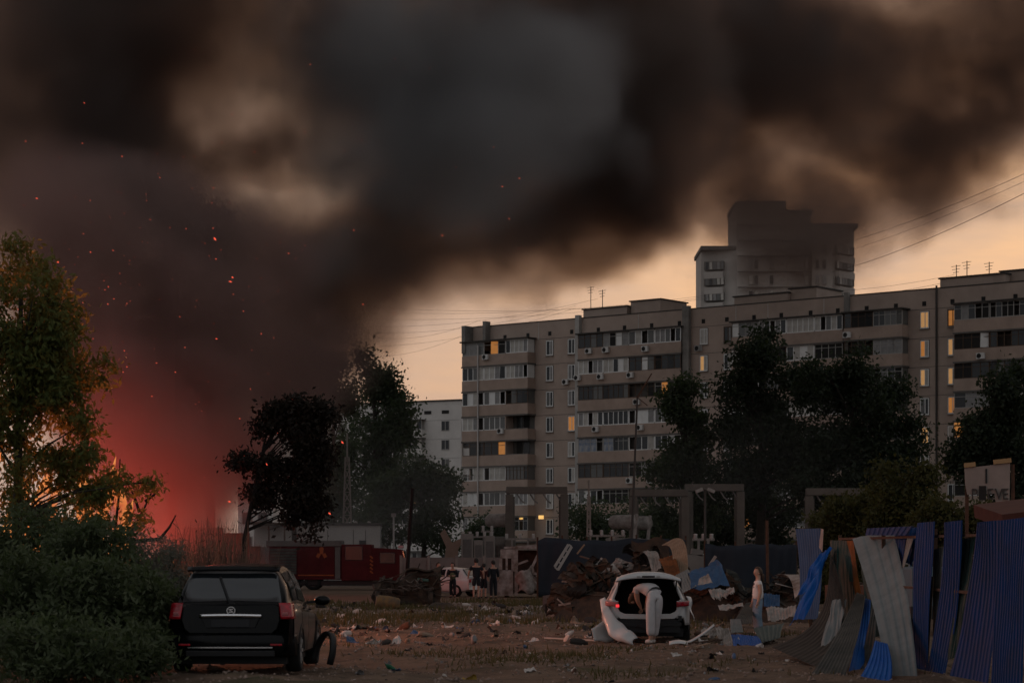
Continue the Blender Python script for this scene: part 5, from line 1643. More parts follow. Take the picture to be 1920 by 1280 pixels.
S_([(1606, 1110, 38.6), (1622, 1116, 38.0), (1575, 1290, 33.4), (1516, 1270, 34.0)], M_grey_d, ribs=6, bend=(0.06, 0, 0.02), seed=13)
S_([(1618, 1120, 38.4), (1632, 1124, 38.0), (1612, 1284, 35.0), (1582, 1290, 34.4)], M_blue2, ribs=3, bend=(0.03, 0, 0), seed=14)
S_([(1640, 1200, 35.0), (1664, 1206, 34.6), (1668, 1290, 32.4), (1598, 1290, 32.8)], M_blue2, ribs=4, bend=(0.05, 0, 0), seed=15)
S_([(1636, 1130, 37.2), (1646, 1134, 37.0), (1634, 1270, 35.2), (1608, 1270, 35.6)], M_grey_d, ribs=2, seed=16)
S_([(1700, 1008, 37.4), (1712, 1008, 36.8), (1694, 1064, 37.0), (1690, 1066, 37.4)], M_pale, ribs=2, seed=17)
S_([(1684, 1010, 38.0), (1698, 1010, 37.4), (1690, 1066, 37.6), (1682, 1066, 38.0)], M_blue, ribs=2, seed=18)
S_([(1744, 1080, 34.6), (1751, 1080, 34.2), (1740, 1250, 34.4), (1733, 1250, 34.7)], M_tan, ribs=1, amp=0, seed=19)
S_([(1868, 1040, 31.2), (1872, 1040, 31.0), (1866, 1120, 31.2), (1861, 1120, 31.4)], M_tan, ribs=1, amp=0, seed=20)
S_([(1672, 994, 38.3), (1716, 988, 36.9), (1712, 1060, 37.2), (1686, 1052, 38.0)], M_blue, ribs=4, crumple=0.04, seed=31)
S_([(1752, 1030, 34.4), (1768, 1024, 34.0), (1762, 1180, 34.2), (1748, 1190, 34.5)], M_grey_d, ribs=2, crumple=0.02, seed=32)
S_([(1802, 1010, 32.9), (1828, 1006, 32.3), (1800, 1230, 32.8), (1776, 1236, 33.2)], M_green, ribs=3, crumple=0.03, seed=33)
S_([(1610, 1030, 40.2), (1640, 1024, 39.2), (1652, 1190, 38.4), (1628, 1196, 39.0)], M_green, ribs=3, crumple=0.05, seed=34)
S_([(1560, 1130, 39.8), (1584, 1120, 39.4), (1570, 1230, 37.6), (1536, 1236, 38.0)], M_zinc, ribs=3, crumple=0.05, seed=35)
rl_a, rl_b = W(1566, 1010, FP(1566)), W(1925, 1000, FP(1925))
off_ = Vector((0.09, 0, 0))
MB().bar(rl_a - fence.location + off_, rl_b - fence.location + off_, 0.04, 0.04).build('rail', M_rust, fence)
MB().bar(W(1566, 1090, FP(1566)) - fence.location + off_, W(1925, 1120, FP(1925)) - fence.location + off_, 0.04, 0.04).build('rail', M_rust, fence)
for px in (1506, 1560, 1640, 1735, 1850):
    d = FP(px)
    p = GP(px, d) - fence.location
    MB().box((p.x + 0.15, p.y, 1.05), (0.06, 0.06, 2.2)).build('post', M_rust, fence)

# pale blue lorry cab glimpsed behind the fence
lc = empty('lorry', GP(1775, 52), R(20), 'pale blue lorry cab with a mirror glimpsed between blue fence sheets', 'lorry')
M_pblue = mat('pale_blue_paint', (0.07, 0.11, 0.135), 0.5, var=0.2, vscale=2)
MB().box((-0.1, 1.0, 1.05), (1.5, 1.8, 1.0)).build('cab', M_pblue, lc, bevel=0.06)
MB().box((-0.1, 1.1, 1.86), (1.35, 1.5, 0.1)).build('roof', M_pblue, lc, bevel=0.03)
for x in (-0.75, 0.55):
    for y in (0.35, 1.75):
        MB().bar((x, y, 1.5), (x * 0.95, y, 1.85), 0.07).build('pillar', M_pblue, lc)
MB().box((-0.1, 0.3, 1.68), (1.25, 0.03, 0.3)).build('windscreen', M_carglass, lc)
MB().box((-0.1, 0.2, 0.5), (1.6, 0.3, 0.3)).build('bumper', M_plast, lc, bevel=0.03)
MB().box((-0.95, 0.2, 1.72), (0.13, 0.05, 0.26)).build('mirror', M_pale, lc, bevel=0.02)
for x in (-0.7, 0.5):
    for y in (0.6, 2.6):
        wheel(lc, x, y, 0.4, 0.22, 1, M_burnt)
MB().box((-0.1, 3.0, 0.85), (1.6, 2.4, 0.5)).build('load_bed', M_rust, lc)

# --- debris heap behind the white car
GDb = 'wrecked sheets in the debris heap'
M_char = mat('charred_black', (0.012, 0.011, 0.01), 0.8, var=0.3, vscale=4)
def heap(px, py, w, h, d, m, lab, name='metal_heap', n=60, seed=1, cat='scrap heap'):
    """pile of bent bars and torn plates over a mound"""
    q = random.Random(seed)
    s = d / F
    b = GP(px, d)
    o = empty(name, b, 0, lab, cat, 'scrap heaps')
    W_, H_ = w * s, h * s
    mound = MB().grid(lambda u, v: Vector(((u - 0.5) * W_ * 1.05, (v - 0.5) * 2.2, H_ * 0.75 * max(0, math.sin(math.pi * u)) ** 0.7 * max(0.0, math.sin(math.pi * v)) ** 0.8
                                      + 0.10 * math.sin(9 * u + 5 * v + seed) * math.sin(math.pi * u) - 0.05)), 18, 10)
    mound.build('rubble_mound', m, o)
    for k in range(n):
        u = q.uniform(0.04, 0.96)
        x = (u - 0.5) * W_
        zt = H_ * max(0.05, math.sin(math.pi * u)) ** 0.7
        z = zt * q.uniform(0.25, 0.95)
        mm = q.choice((m, m, M_burnt, M_burnt, M_burnt, M_rust, M_ash, M_grey_d, M_char))
        L_ = q.uniform(0.25, 0.95) * min(1.0, H_ * 0.8 + 0.2)
        a = q.uniform(-0.9, 0.9)
        if k % 2:
            pc = MB().bar((-L_ / 2 * math.cos(a), q.uniform(-0.2, 0.2), -L_ / 2 * math.sin(a)), (L_ / 2 * math.cos(a), q.uniform(-0.2, 0.2), L_ / 2 * math.sin(a)), q.uniform(0.03, 0.1), q.uniform(0.02, 0.06))
            ob = pc.build('bent_bar', mm, o)
        else:
            f1, f2 = q.uniform(3, 9), q.uniform(3, 9)
            pc = MB().grid(lambda uu, vv: Vector(((uu - 0.5) * L_, 0.10 * math.sin(f1 * uu + f2 * vv), (vv - 0.5) * L_ * 0.55 + 0.05 * math.sin(f2 * uu))), 6, 4)
            ob = pc.build('torn_plate', mm, o, solid=0.012)
            ob.rotation_euler = (q.uniform(-0.8, 0.8), q.uniform(-0.8, 0.8), q.uniform(-0.9, 0.9))
        ob.location = (x, q.uniform(-0.75, 0.1), z)
    return o
heap(1112, 1130, 150, 112, 66, M_burnt, 'dark rusty scrap heap between the burnt van and the white hatchback', seed=2, n=130)
heap(1215, 1100, 170, 132, 78, M_burnt, 'tall charred scrap heap behind the raised boot lid', seed=3, n=130)
heap(1345, 1140, 140, 88, 66, M_burnt, 'grey scrap heap with blue sheets beside the girl', seed=4, n=70)
heap(1462, 1130, 110, 84, 64, M_burnt, 'pale scrap heap with a burnt car arch behind the girl', seed=5, n=60)
sheet('curled_sheet', [(1240, 1022, 71), (1262, 1010, 71), (1290, 1066, 69), (1262, 1082, 69)], M_tan, ribs=5, bend=(0.1, -0.35, 0.35), label='tan corrugated sheet curling up over the scrap heap', group=GDb)
sheet('curled_sheet', [(1234, 1048, 70), (1262, 1040, 70), (1276, 1078, 68), (1250, 1086, 68)], M_orange, ribs=3, bend=(0, -0.1, 0.1), label='rust orange sheet under the curling tan sheet', group=GDb)
sheet('curled_sheet', [(1205, 1035, 72), (1228, 1030, 72), (1240, 1066, 70), (1222, 1072, 70)], M_pale, ribs=3, bend=(0, -0.2, 0.15), crumple=0.05, label='pale crumpled sheet above the boot lid', group=GDb)
sheet('curled_sheet', [(1266, 1078, 68), (1290, 1066, 68), (1306, 1098, 62), (1278, 1112, 62)], M_zinc, ribs=4, label='grey ribbed sheet leaning beside the boot lid', group=GDb)
sheet('bent_sheet', [(1292, 1080, 66), (1342, 1046, 66), (1368, 1098, 62), (1296, 1104, 62)], M_bluegrey, ribs=4, crumple=0.12, bend=(0, -0.1, 0.15), label='crumpled blue grey sheet with a pale patch', group=GDb)
sheet('bent_sheet', [(1312, 1084, 61.4), (1328, 1074, 61.4), (1336, 1092, 61), (1308, 1096, 61)], M_pale, ribs=2, crumple=0.03, label='pale patch of sheet lying over the blue grey sheet', group=GDb)
sheet('bent_sheet', [(1328, 1108, 60), (1376, 1098, 60), (1378, 1112, 59), (1336, 1122, 59)], M_pale, ribs=5, crumple=0.10, ragged=0.3, label='ragged white car skin in the scrap heap', group=GDb)
sheet('bent_sheet', [(1346, 1136, 59), (1392, 1128, 59), (1394, 1136, 57), (1350, 1144, 57)], M_pale, ribs=3, crumple=0.06, label='white bumper skin lying low in the weeds', group=GDb)
sheet('bent_sheet', [(1452, 1078, 60), (1480, 1082, 60), (1500, 1112, 58), (1490, 1122, 58)], M_ash, ribs=2, amp=0, bend=(0.1, -0.1, 0.25), label='curved pale wheel arch of a burnt car', group=GDb)
sheet('bent_sheet', [(1436, 1144, 57), (1492, 1132, 57), (1494, 1156, 55.5), (1440, 1164, 55.5)], M_pale, ribs=6, crumple=0.08, bend=(0, 0, 0.1), label='white wrinkled cover lying behind the girl', group=GDb)
sheet('bent_sheet', [(1432, 1112, 60), (1462, 1114, 60), (1462, 1136, 59), (1432, 1136, 59)], M_bluegrey, ribs=4, crumple=0.03, label='blue ribbed sheet just behind the girl', group=GDb)
sheet('leaning_sheet', [(1398, 1130, 55), (1414, 1128, 55), (1410, 1168, 52), (1372, 1170, 52)], M_grey_d, ribs=7, label='dark grey ribbed sheet leaning beside the girl', group=GDb)
sheet('leaning_sheet', [(1369, 1160, 52.5), (1388, 1160, 52.5), (1394, 1184, 50.5), (1370, 1186, 50.5)], M_zinc, ribs=5, label='pale ribbed sheet lying at the feet of the dark leaning sheet', group=GDb)
sheet('ground_sheet', [(1355, 1178, 48.2), (1366, 1176, 47.6), (1378, 1216, 45.2), (1356, 1219, 45.4)], M_pale, ribs=3, label='upright whitish sheet edge beside the flat blue sheet', group=GDb)
sheet('ground_sheet', [(1370, 1190, 49.5), (1416, 1190, 49.5), (1432, 1214, 44.2), (1376, 1218, 44.0)], M_blue2, ribs=8, crumple=0.02, bend=(0, 0, 0.06), label='bright blue ribbed sheet lying flat on the dirt', group=GDb)
sheet('ground_sheet', [(1412, 1178, 51.5), (1470, 1166, 52.5), (1462, 1196, 46.5), (1424, 1204, 46.5)], M_teal, ribs=4, crumple=0.02, bend=(0, 0, 0.04), label='teal sheet lying flat in front of the girl', group=GDb)
sheet('ground_sheet', [(1336, 1178, 50), (1354, 1174, 50), (1362, 1200, 47.2), (1352, 1204, 47.2)], M_pale, ribs=2, crumple=0.03, label='torn pinkish sheet strip beside the white car', group=GDb)
sheet('ground_sheet', [(1316, 1180, 51), (1338, 1178, 51), (1340, 1188, 49.5), (1314, 1190, 49.5)], M_pale, ribs=2, crumple=0.03, bend=(0, 0, 0.05), label='small white sheet lying near the bumper strip', group=GDb)
ch_ = MB().grid(lambda u, v: W(1184 + 70 * u, 1012 + 6 * math.sin(7 * u) + 16 * v + 18 * (u > 0.7) * v, 74) - GP(1220, 74), 10, 4).build('charred_sheet', M_burnt, None, solid=0.05)
ch_.location = GP(1220, 74); tag(ch_, 'black charred sheet topping the tall scrap heap', 'metal sheet', GDb)
# charred frames and the rusty trough
lf = MB()
for a, b in (((1063, 1100), (1066, 1060)), ((1066, 1060), (1072, 1054)), ((1072, 1054), (1082, 1066)), ((1082, 1066), (1084, 1100)), ((1068, 1098), (1073, 1060))):
    lf.bar(W(*a, 70) - GP(1072, 70), W(*b, 70) - GP(1072, 70), 0.07)
lf.bar((0, 0, 0), W(1066, 1100, 70) - GP(1072, 70), 0.07)
lo_ = lf.build('door_frame', M_burnt, None); lo_.location = GP(1072, 70); tag(lo_, 'black burnt car door frame standing beside the burnt van', 'car part')
tr_ = MB().grid(lambda u, v: W(1018 + 76 * u, 1118 - 12 * u + 22 * v - 3 * math.sin(u * 5) * v, 72 - 3 * v) - GP(1055, 70), 12, 4).build('rusty_plate', mat('dark_red_rust', (0.05, 0.018, 0.014), 0.8, var=0.4, vscale=3), None, True, solid=0.06)
tr_.location = GP(1055, 70); tag(tr_, 'dark red rusty trough plate in front of the burnt van', 'metal sheet', GDb)
bt = MB().grid(lambda u, v: Vector((1.1 * (u - 0.5), -0.3 * v, 0.25 * math.sin(math.pi * u) * (1 - v) + 0.04 * math.sin(9 * u))), 10, 4).build('torn_fender', M_burnt, None, True, solid=0.03)
bt.location = GP(828, 82, 0.0); tag(bt, 'black torn fender lying right beside the crushed wreck', 'car part')
bt['label'] = 'black torn fender lying beside the crushed wreck'
for a, b, w_, m_, lab in (((1304, 1224, 43.2), (1330, 1210, 45), 0.07, M_tan, 'tan plank lying near the curling bumper strip'),
                          ((1276, 1212, 45), (1352, 1206, 47.5), 0.05, M_rust, 'rusty bar lying beside the blue sheet'),
                          ((1022, 1197, 48.8), (1118, 1203, 47.2), 0.05, M_frame_g, 'long grey pipe lying on the dirt before the white car'),
                          ((1088, 1042, 80), (1152, 1062, 74), 0.07, M_rust, 'rusty beam sticking out of the dark heap'),
                          ((1330, 1060, 70), (1342, 1042, 70), 0.14, M_pale, 'pale pipe end above the blue grey sheet'),
                          ((1082, 1038, 84), (1096, 1020, 84), 0.1, M_tan, 'tan splintered board in front of the blue tarpaulin')):
    A, B = W(*a), W(*b)
    A.z, B.z = max(A.z, 0.03), max(B.z, 0.03)
    o = MB().bar((0, 0, 0), B - A, w_, w_ * 0.6).build('beam', m_, None); o.location = A
    tag(o, lab, 'beam', 'loose beams and pipes')

# --- small scraps over the yard
shapes = []
for k in range(7):
    q = random.Random(40 + k)
    f1, f2, f3 = q.uniform(3, 8), q.uniform(3, 8), q.uniform(0, 6)
    if k < 5:
        g_ = MB().grid(lambda u, v: Vector(((u - 0.5) * (1 - 0.4 * v * math.sin(f3)), (v - 0.5) * 0.7, 0.10 + 0.14 * math.sin(f1 * u + f3) * math.sin(f2 * v + 1) + 0.06 * math.sin(11 * u + 7 * v))), 6, 5)
        # give it thickness
        n0 = len(g_.v); g_.v += [(x, y, z - 0.05) for x, y, z in g_.v[:n0]]; g_.f += [tuple(i + n0 for i in reversed(f)) for f in g_.f]
    else:
        g_ = MB().lathe([(0.001, -0.5), (0.12, -0.48), (0.17, -0.3), (0.18, 0.1), (0.13, 0.32), (0.06, 0.42), (0.06, 0.5), (0.001, 0.5)], 9, 'x', (0, 0, 0.15))
    shapes.append(g_)
scm = {'pale': mat('scrap_pale', (0.58, 0.52, 0.48), 0.8, var=0.3, vscale=3), 'dark': mat('scrap_dark', (0.03, 0.026, 0.024), 0.8), 'tan': mat('scrap_tan', (0.26, 0.19, 0.14), 0.8, var=0.4, vscale=3),
       'grey': mat('scrap_grey', (0.2, 0.2, 0.2), 0.7, var=0.3, vscale=3), 'blue': mat('scrap_blue', (0.05, 0.09, 0.17), 0.6), 'green': mat('scrap_green', (0.01, 0.10, 0.05), 0.5), 'yellow': mat('scrap_yellow', (0.28, 0.18, 0.03), 0.6), 'rust': M_rust}
sh_me = {}
def scrap(px, d, size, k, c, lab, grp, name='scrap'):
    key = (k, c)
    if key not in sh_me:
        me = shapes[k].mesh('scrap'); me.materials.append(scm[c]); sh_me[key] = me
    o = link_mesh(name, sh_me[key], None)
    p = GP(px, d)
    o.location = (p.x, p.y, ground_z(p.x, p.y) - 0.01)
    o.scale = (size, size * rnd.uniform(0.6, 1.1), size * rnd.uniform(0.8, 1.6))
    o.rotation_euler = (rnd.uniform(-0.5, 0.5), rnd.uniform(-0.5, 0.5), rnd.uniform(0, 6.28))
    return tag(o, lab, 'scrap', grp)
scrap(731, 36.9, 0.22, 5, 'green', 'green bottle lying on the dirt near the bottom edge', None, 'bottle')
scrap(880, 33.2, 0.24, 0, 'yellow', 'crumpled yellow wrapper near the bottom edge', None, 'wrapper')
scrap(820, 38.0, 0.2, 1, 'tan', 'crumpled brown leaf of cardboard near the green bottle', None, 'cardboard')
scrap(1070, 34.6, 0.16, 2, 'pale', 'crumpled white paper lump near the bottom edge', None, 'paper_lump')
scrap(1070, 51.0, 0.38, 5, 'pale', 'white bulging plastic bag before the scrap heap', None, 'plastic_bag')
scrap(1216, 42.4, 0.2, 3, 'pale', 'white scrap of paper at the feet of the bending man', None, 'paper_lump')
scrap(664, 55.2, 0.42, 1, 'pale', 'crumpled white and pink bag beyond the black car', None, 'plastic_bag')
scrap(625, 53.0, 0.5, 3, 'grey', 'grey crumpled sheet beside the arch liner', None, 'crumpled_sheet')
cols = ['pale'] * 5 + ['tan'] * 4 + ['dark'] * 5 + ['grey'] * 2 + ['blue', 'rust', 'rust']
words_ = {'pale': 'pale', 'tan': 'tan', 'dark': 'black', 'grey': 'grey', 'blue': 'blue', 'rust': 'rusty'}
def where(px, d):
    """where a scrap lies, by what one can find near it"""
    if px > 1280: return 'on the dirt beside the flat blue sheet' if d < 47 else 'before the grey scrap heap'
    if d < 40: return 'near the bottom edge of the picture'
    if px < 700: return 'on the dirt just beyond the black car' if d < 62 else 'in the grass before the fire engine'
    if px < 860: return 'before the crushed black wreck' if d > 58 else 'in the open dirt beyond the green bottle'
    if px < 1000: return 'on the dirt before the men in vests' if d > 58 else 'in the middle of the open dirt'
    return 'before the burnt van' if d > 58 else 'beside the white plastic bag'
for k in range(330):
    r_ = rnd.random()
    if r_ < 0.72: px, d = rnd.uniform(600, 1120), 44 + 46 * rnd.random() ** 0.9
    elif r_ < 0.88: px, d = rnd.uniform(1290, 1460), rnd.uniform(38, 60)
    else: px, d = rnd.uniform(620, 1480), rnd.uniform(32, 46)
    if 690 < px < 840 and d > 78: continue
    if 1120 < px < 1300 and d > 45: continue
    c = rnd.choice(cols)
    scrap(px, d, rnd.uniform(0.14, 0.42) * (1 if d > 46 else 0.5), rnd.randrange(7), c, 'small ' + words_[c] + ' scrap lying ' + where(px, d), 'litter ' + where(px, d))
# gravel-sized rubble
n = 18000
rx_ = npr.uniform(-8, 8, n); ry_ = 31 + 65 * npr.uniform(0, 1, n) ** 1.2
rs = 0.012 + 0.06 * npr.uniform(0, 1, n) ** 3 * (0.6 + ry_ / 80)
rz_ = np.array([ground_z(a, b) for a, b in zip(rx_, ry_)])
tet = np.array([(1, 1, 0.9), (1, -1, 0.5), (-1, 1, 0.6), (-1, -1, 0.8), (0, 0, -0.6)]) * np.array([0.6, 0.6, -0.6])
rv = (np.stack([rx_, ry_, rz_ + rs * 0.25], 1)[:, None, :] + (tet[None] * rs[:, None, None]) * npr.uniform(0.4, 1.3, (n, 5, 3))).reshape(-1, 3)
rf_ = (np.arange(n)[:, None, None] * 5 + np.array([(0, 2, 3, 1), (0, 1, 4, 4), (1, 3, 4, 4), (3, 2, 4, 4), (2, 0, 4, 4)])[None]).reshape(-1, 4)
tri = (np.arange(n)[:, None, None] * 5 + np.array([(0, 1, 2), (2, 1, 3), (0, 4, 1), (1, 4, 3), (3, 4, 2), (2, 4, 0)])[None]).reshape(-1, 3)
tag(link_mesh('rubble', np_mesh('rubble', rv, tri), mat('rubble_bits', (0.30, 0.22, 0.18), 0.9, col2=(0.09, 0.065, 0.05), vscale=3.7)), 'fine rubble and litter strewn over the dirt yard', 'rubble', kind='stuff')
# ---------------------------------------------------------------- middle distance
# fire engine
FD = 140.0
fs_ = FD / F
fe = empty('fire_engine', GP(617, FD), 0, 'red fire engine with roller shutters parked before the low white shed', 'fire engine')
def ex(px): return (px - 617) * fs_
def ez(py): return CH + (HZ - py) * fs_
def eb_(p0, p1, y0, y1, m, name, dy0=0.0, dy1=2.4, parent=None, bev=0.03):
    return MB().box(((ex(p0) + ex(p1)) / 2, (dy0 + dy1) / 2, (ez(y0) + ez(y1)) / 2), (ex(p1) - ex(p0), dy1 - dy0, ez(y0) - ez(y1)), None).build(name, m, parent or fe, bevel=bev)
M_fred = mat('fire_red', (0.085, 0.010, 0.012), 0.65, spec=0.15, var=0.4, vscale=1.2)
M_alu = mat('aluminium_grey', (0.12, 0.115, 0.11), 0.6, 0.1, var=0.3, vscale=2)
M_or = mat('orange_mark', (0.26, 0.06, 0.015), 0.6)
eb_(500, 639, 1014, 1086, M_fred, 'body')
eb_(499, 640, 1013, 1024, M_alu, 'roof_rail', -0.06, 2.46)
eb_(500.5, 505, 1025, 1085, M_alu, 'body_post', -0.05, 0.1)
eb_(628, 638, 1025, 1085, M_alu, 'body_post', -0.05, 0.1)
for i in range(9):
    eb_(506, 556, 1028 + i * 5.4, 1032.6 + i * 5.4, M_grey_d, 'shutter_slat', -0.05, 0.05, bev=0)
for i in range(9):
    eb_(559, 626, 1028 + i * 5.4, 1032.9 + i * 5.4, M_fred, 'shutter_slat', -0.05, 0.05, bev=0)
eb_(559, 626, 1076.5, 1079, M_or, 'stripe', -0.07, 0.0, bev=0)
em = MB()
em.box((ex(603), -0.09, ez(1033)), (0.22, 0.03, 0.34)); em.box((ex(597), -0.09, ez(1041)), (0.2, 0.03, 0.26), (0, 0.5, 0)); em.box((ex(609), -0.09, ez(1041)), (0.2, 0.03, 0.26), (0, -0.5, 0))
em.lathe([(0.001, -0.1), (0.14, -0.1), (0.14, -0.07)], 10, 'y', (ex(603), 0, ez(1029)))
em.build('emblem', M_or, fe)
cab = eb_(640, 697, 1020, 1088, M_fred, 'crew_cab', -0.02, 2.4)
eb_(647, 680, 1023, 1050, M_glass, 'window', -0.05, 0.02, cab)
dr_ = MB()
vs0 = [(696.5, 1026), (752, 1029), (758, 1046), (760, 1088), (696.5, 1088)]
n = len(vs0)
dr_.add([(ex(x), 0.0, ez(y)) for x, y in vs0] + [(ex(x), 2.4, ez(y)) for x, y in vs0], [tuple(range(n)), tuple(range(2 * n - 1, n - 1, -1))] + [(i, i + n, (i + 1) % n + n, (i + 1) % n) for i in range(n)])
fc_ = dr_.build('front_cab', M_fred, fe, bevel=0.04)
eb_(712, 741, 1035, 1056, M_glass, 'window', -0.04, 0.02, fc_)
MB().bar((ex(755.2), 1.2, ez(1032)), (ex(759.2), 1.2, ez(1053)), 2.1, 0.05, (1, 0, 0)).build('windscreen', M_carglass, fc_)
for i in range(5):
    MB().box((ex(696.5), -0.05, ez(1044 + i * 7)), (0.22, 0.03, 0.1), (0, 0.7, 0)).build('hazard_stripe', M_or, fe)
MB().box((ex(750), 1.2, ez(1027) + 0.08), (0.3, 1.4, 0.18)).build('beacon_bar', mat('beacon', (0.5, 0.25, 0.25), 0.3), fc_, bevel=0.04)
MB().box((ex(764), -0.1, ez(1046)), (0.12, 0.2, 0.4)).build('wing_mirror', M_plast, fc_)
eb_(505, 758, 1088, 1097, M_plast, 'chassis', 0.1, 2.3)
eb_(745, 762, 1082, 1094, M_alu, 'front_bumper', -0.02, 2.4)
for px in (548, 586, 727):
    for yy in (0.2, 2.2):
        wheel(fe, ex(px), yy, 0.5, 0.3, 1, M_alu).rotation_euler = (0, 0, R(90))

# low white shed behind it
sd0 = empty('shed', GP(594, 168), 0, 'low white flat roofed shed behind the fire engine', 'building')
ks = 168 / F
M_shed = mat('shed_wall', (0.40, 0.385, 0.365), 0.9, var=0.22, vscale=0.5)
MB().box((0, 4, (CH + (HZ - 984) * ks) / 2), (236 * ks, 8, CH + (HZ - 984) * ks)).build('wall', M_shed, sd0)
MB().box((0, 4, CH + (HZ - 982.4) * ks), (240 * ks, 8.3, 0.2)).build('roof', M_felt, sd0)
for x in (-2.0, 1.6, 5.4, 7.2):
    MB().box((x * 0.5, -0.01, 2.0), (0.05, 0.03, 4.2)).build('wall_seam', M_slab, sd0)
for px in (602, 665, 690, 570):
    MB().lathe([(0.001, 0.0), (0.16, 0.02), (0.14, 0.14), (0.001, 0.22)], 10, 'z', ((px - 594) * ks, 1, CH + (HZ - 981) * ks)).build('roof_vent', M_pale, sd0, True)
for px in (638, 680):
    MB().box(((px - 594) * ks, -0.03, CH + (HZ - 1019) * ks), (0.5, 0.08, 0.5)).build('window', M_dark, sd0)
cn = MB().box(((508 - 594) * ks, -1.6, CH + (HZ - 982) * ks), (75 * ks, 3.2, 0.22), (0.03, 0.06, 0)).build('canopy', M_burnt, sd0)
for px in (474, 512, 541):
    MB().bar(((px - 594) * ks, -2.9, 0), ((px - 594) * ks, -2.9, CH + (HZ - 985) * ks), 0.12).build('canopy_post', M_rust, sd0)
    MB().bar(((px - 594) * ks, -2.9, CH + (HZ - 994) * ks), ((px - 594) * ks + 0.9, -1.0, CH + (HZ - 984) * ks), 0.08).build('canopy_brace', M_rust, sd0)
cb = empty('metal_cabinet', GP(487, 146), 0, 'grey metal cabinet standing behind the fire engine tail', 'cabinet')
MB().box((0, 0.4, 1.35), (0.74, 0.8, 2.7)).build('case', M_alu, cb, bevel=0.03)
MB().box((-0.01, -0.02, 1.4), (0.3, 0.03, 2.4)).build('door', M_alu, cb)
MB().box((0.1, -0.05, 1.4), (0.04, 0.04, 0.25)).build('handle', M_plast, cb)
# burnt wall fragments near the fire, the first enlarged to block its light
for px, d, w, h, lab in ((392, 103, 3.6, 3.0, 'scorched brick wall stub enlarged to block firelight behind the burnt weeds'), (455, 128, 2.0, 2.6, 'dark scorched wall stub at the shed corner')):
    o = empty('wall_stub', GP(px, d), 0, lab, 'wall')
    MB().box((0, 0.2, h / 2), (w, 0.4, h)).build('wall', mat('scorched_brick', (0.11, 0.075, 0.06), 0.95, var=0.5, vscale=1.5), o)
    MB().box((-0.3, 0.2, h + 0.12), (w * 0.5, 0.38, 0.25)).build('broken_course', mat('scorched_brick', (0, 0, 0)), o)

# concrete panel wall with posts
cw = empty('concrete_wall', GP(855, 127), 0, 'grey concrete panel wall behind the men in vests', 'wall')
kw = 127 / F
M_cw = mat('wall_concrete', (0.19, 0.178, 0.165), 0.95, var=0.3, vscale=0.8, bump=0.3, bscale=5)
for i in range(8):
    x0 = (752 + i * 52 - 855) * kw
    p = MB().box((x0 + 0.76, 0, 0.98), (1.46, 0.12, 1.96)).build('panel', M_cw, cw)
    MB().box((x0 + 0.76, -0.075, 1.3), (1.2, 0.03, 0.5)).build('relief', M_cw, p)
    MB().box((x0 + 0.76, -0.075, 0.6), (1.2, 0.03, 0.5)).build('relief', M_cw, p)
    MB().box((x0, -0.02, 1.03), (0.14, 0.2, 2.1)).build('post', M_conc_d, cw)
# broken pale wall piece, switchgear boxes
bwp = prism([(-0.9, 0), (0.5, 0), (0.5, 0.3), (-0.9, 0.3)], 0, 2.6)
o = empty('wall_stub', GP(842, 150), 0, 'broken pinkish wall piece standing in the green behind the concrete wall', 'wall')
wl_ = MB().add([(-0.55, 0, 0), (0.55, 0, 0), (0.6, 0, 2.5), (1.0, 0, 3.4), (0.2, 0, 3.0), (-0.3, 0, 3.9), (-0.6, 0, 3.6), (-0.2, 0, 2.7),
                (-0.55, 0.3, 0), (0.55, 0.3, 0), (0.6, 0.3, 2.5), (1.0, 0.3, 3.4), (0.2, 0.3, 3.0), (-0.3, 0.3, 3.9), (-0.6, 0.3, 3.6), (-0.2, 0.3, 2.7)],
               [tuple(range(8)), tuple(range(15, 7, -1))] + [(i, i + 8, (i + 1) % 8 + 8, (i + 1) % 8) for i in range(8)])
wl_.build('wall', mat('pinkish_plaster', (0.26, 0.18, 0.14), 0.9, var=0.3, vscale=1), o)
for px, py, w, h, lab in ((876, 1000, 1.2, 0, 'tall grey switchgear box nearest the pinkish wall piece'), (897, 1012, 0.9, 0, 'pale switchgear box between two grey boxes'), (918, 1004, 1.0, 0, 'grey switchgear box beside the concrete portal')):
    z = CH + (HZ - py) * 140 / F
    o = empty('switchgear_box', GP(px, 140), 0, lab, 'cabinet', 'substation equipment')
    MB().box((0, 0.4, z / 2), (w * 0.62, 0.8, z)).build('case', M_conc_d, o, bevel=0.03)
    MB().box((0, -0.02, z * 0.6), (w * 0.45, 0.03, z * 0.6)).build('door', M_alu, o)
# posts with insulators
def insulators(px0, px1, n, ytop, ybar, d, lab):
    o = empty('insulator_stand', GP((px0 + px1) / 2, d), 0, lab, 'insulators', 'substation equipment')
    k = d / F
    zb = CH + (HZ - ybar) * k
    zt = CH + (HZ - ytop) * k
    MB().box((0, 0, zb), ((px1 - px0) * k + 0.3, 0.15, 0.12)).build('crossbar', M_conc_d, o)
    for s_ in (-0.6, 0.6):
        MB().box((s_ * (px1 - px0) * k / 2, 0, zb / 2), (0.12, 0.12, zb)).build('post', M_conc_d, o)
    for i in range(n):
        x = ((px0 + (px1 - px0) * (i / max(1, n - 1))) - (px0 + px1) / 2) * k
        pf = []
        for j in range(5):
            z = zb + (zt - zb) * j / 5
            pf += [(0.07, z), (0.12, z + (zt - zb) * 0.07), (0.07, z + (zt - zb) * 0.15)]
        pf += [(0.05, zt), (0.001, zt)]
        MB().lathe(pf, 8, 'z', (x, 0, 0)).build('insulator', mat('porcelain', (0.42, 0.40, 0.38), 0.4), o, True)
insulators(868, 922, 5, 996, 1006, 145, 'row of five white insulators above the switchgear boxes')
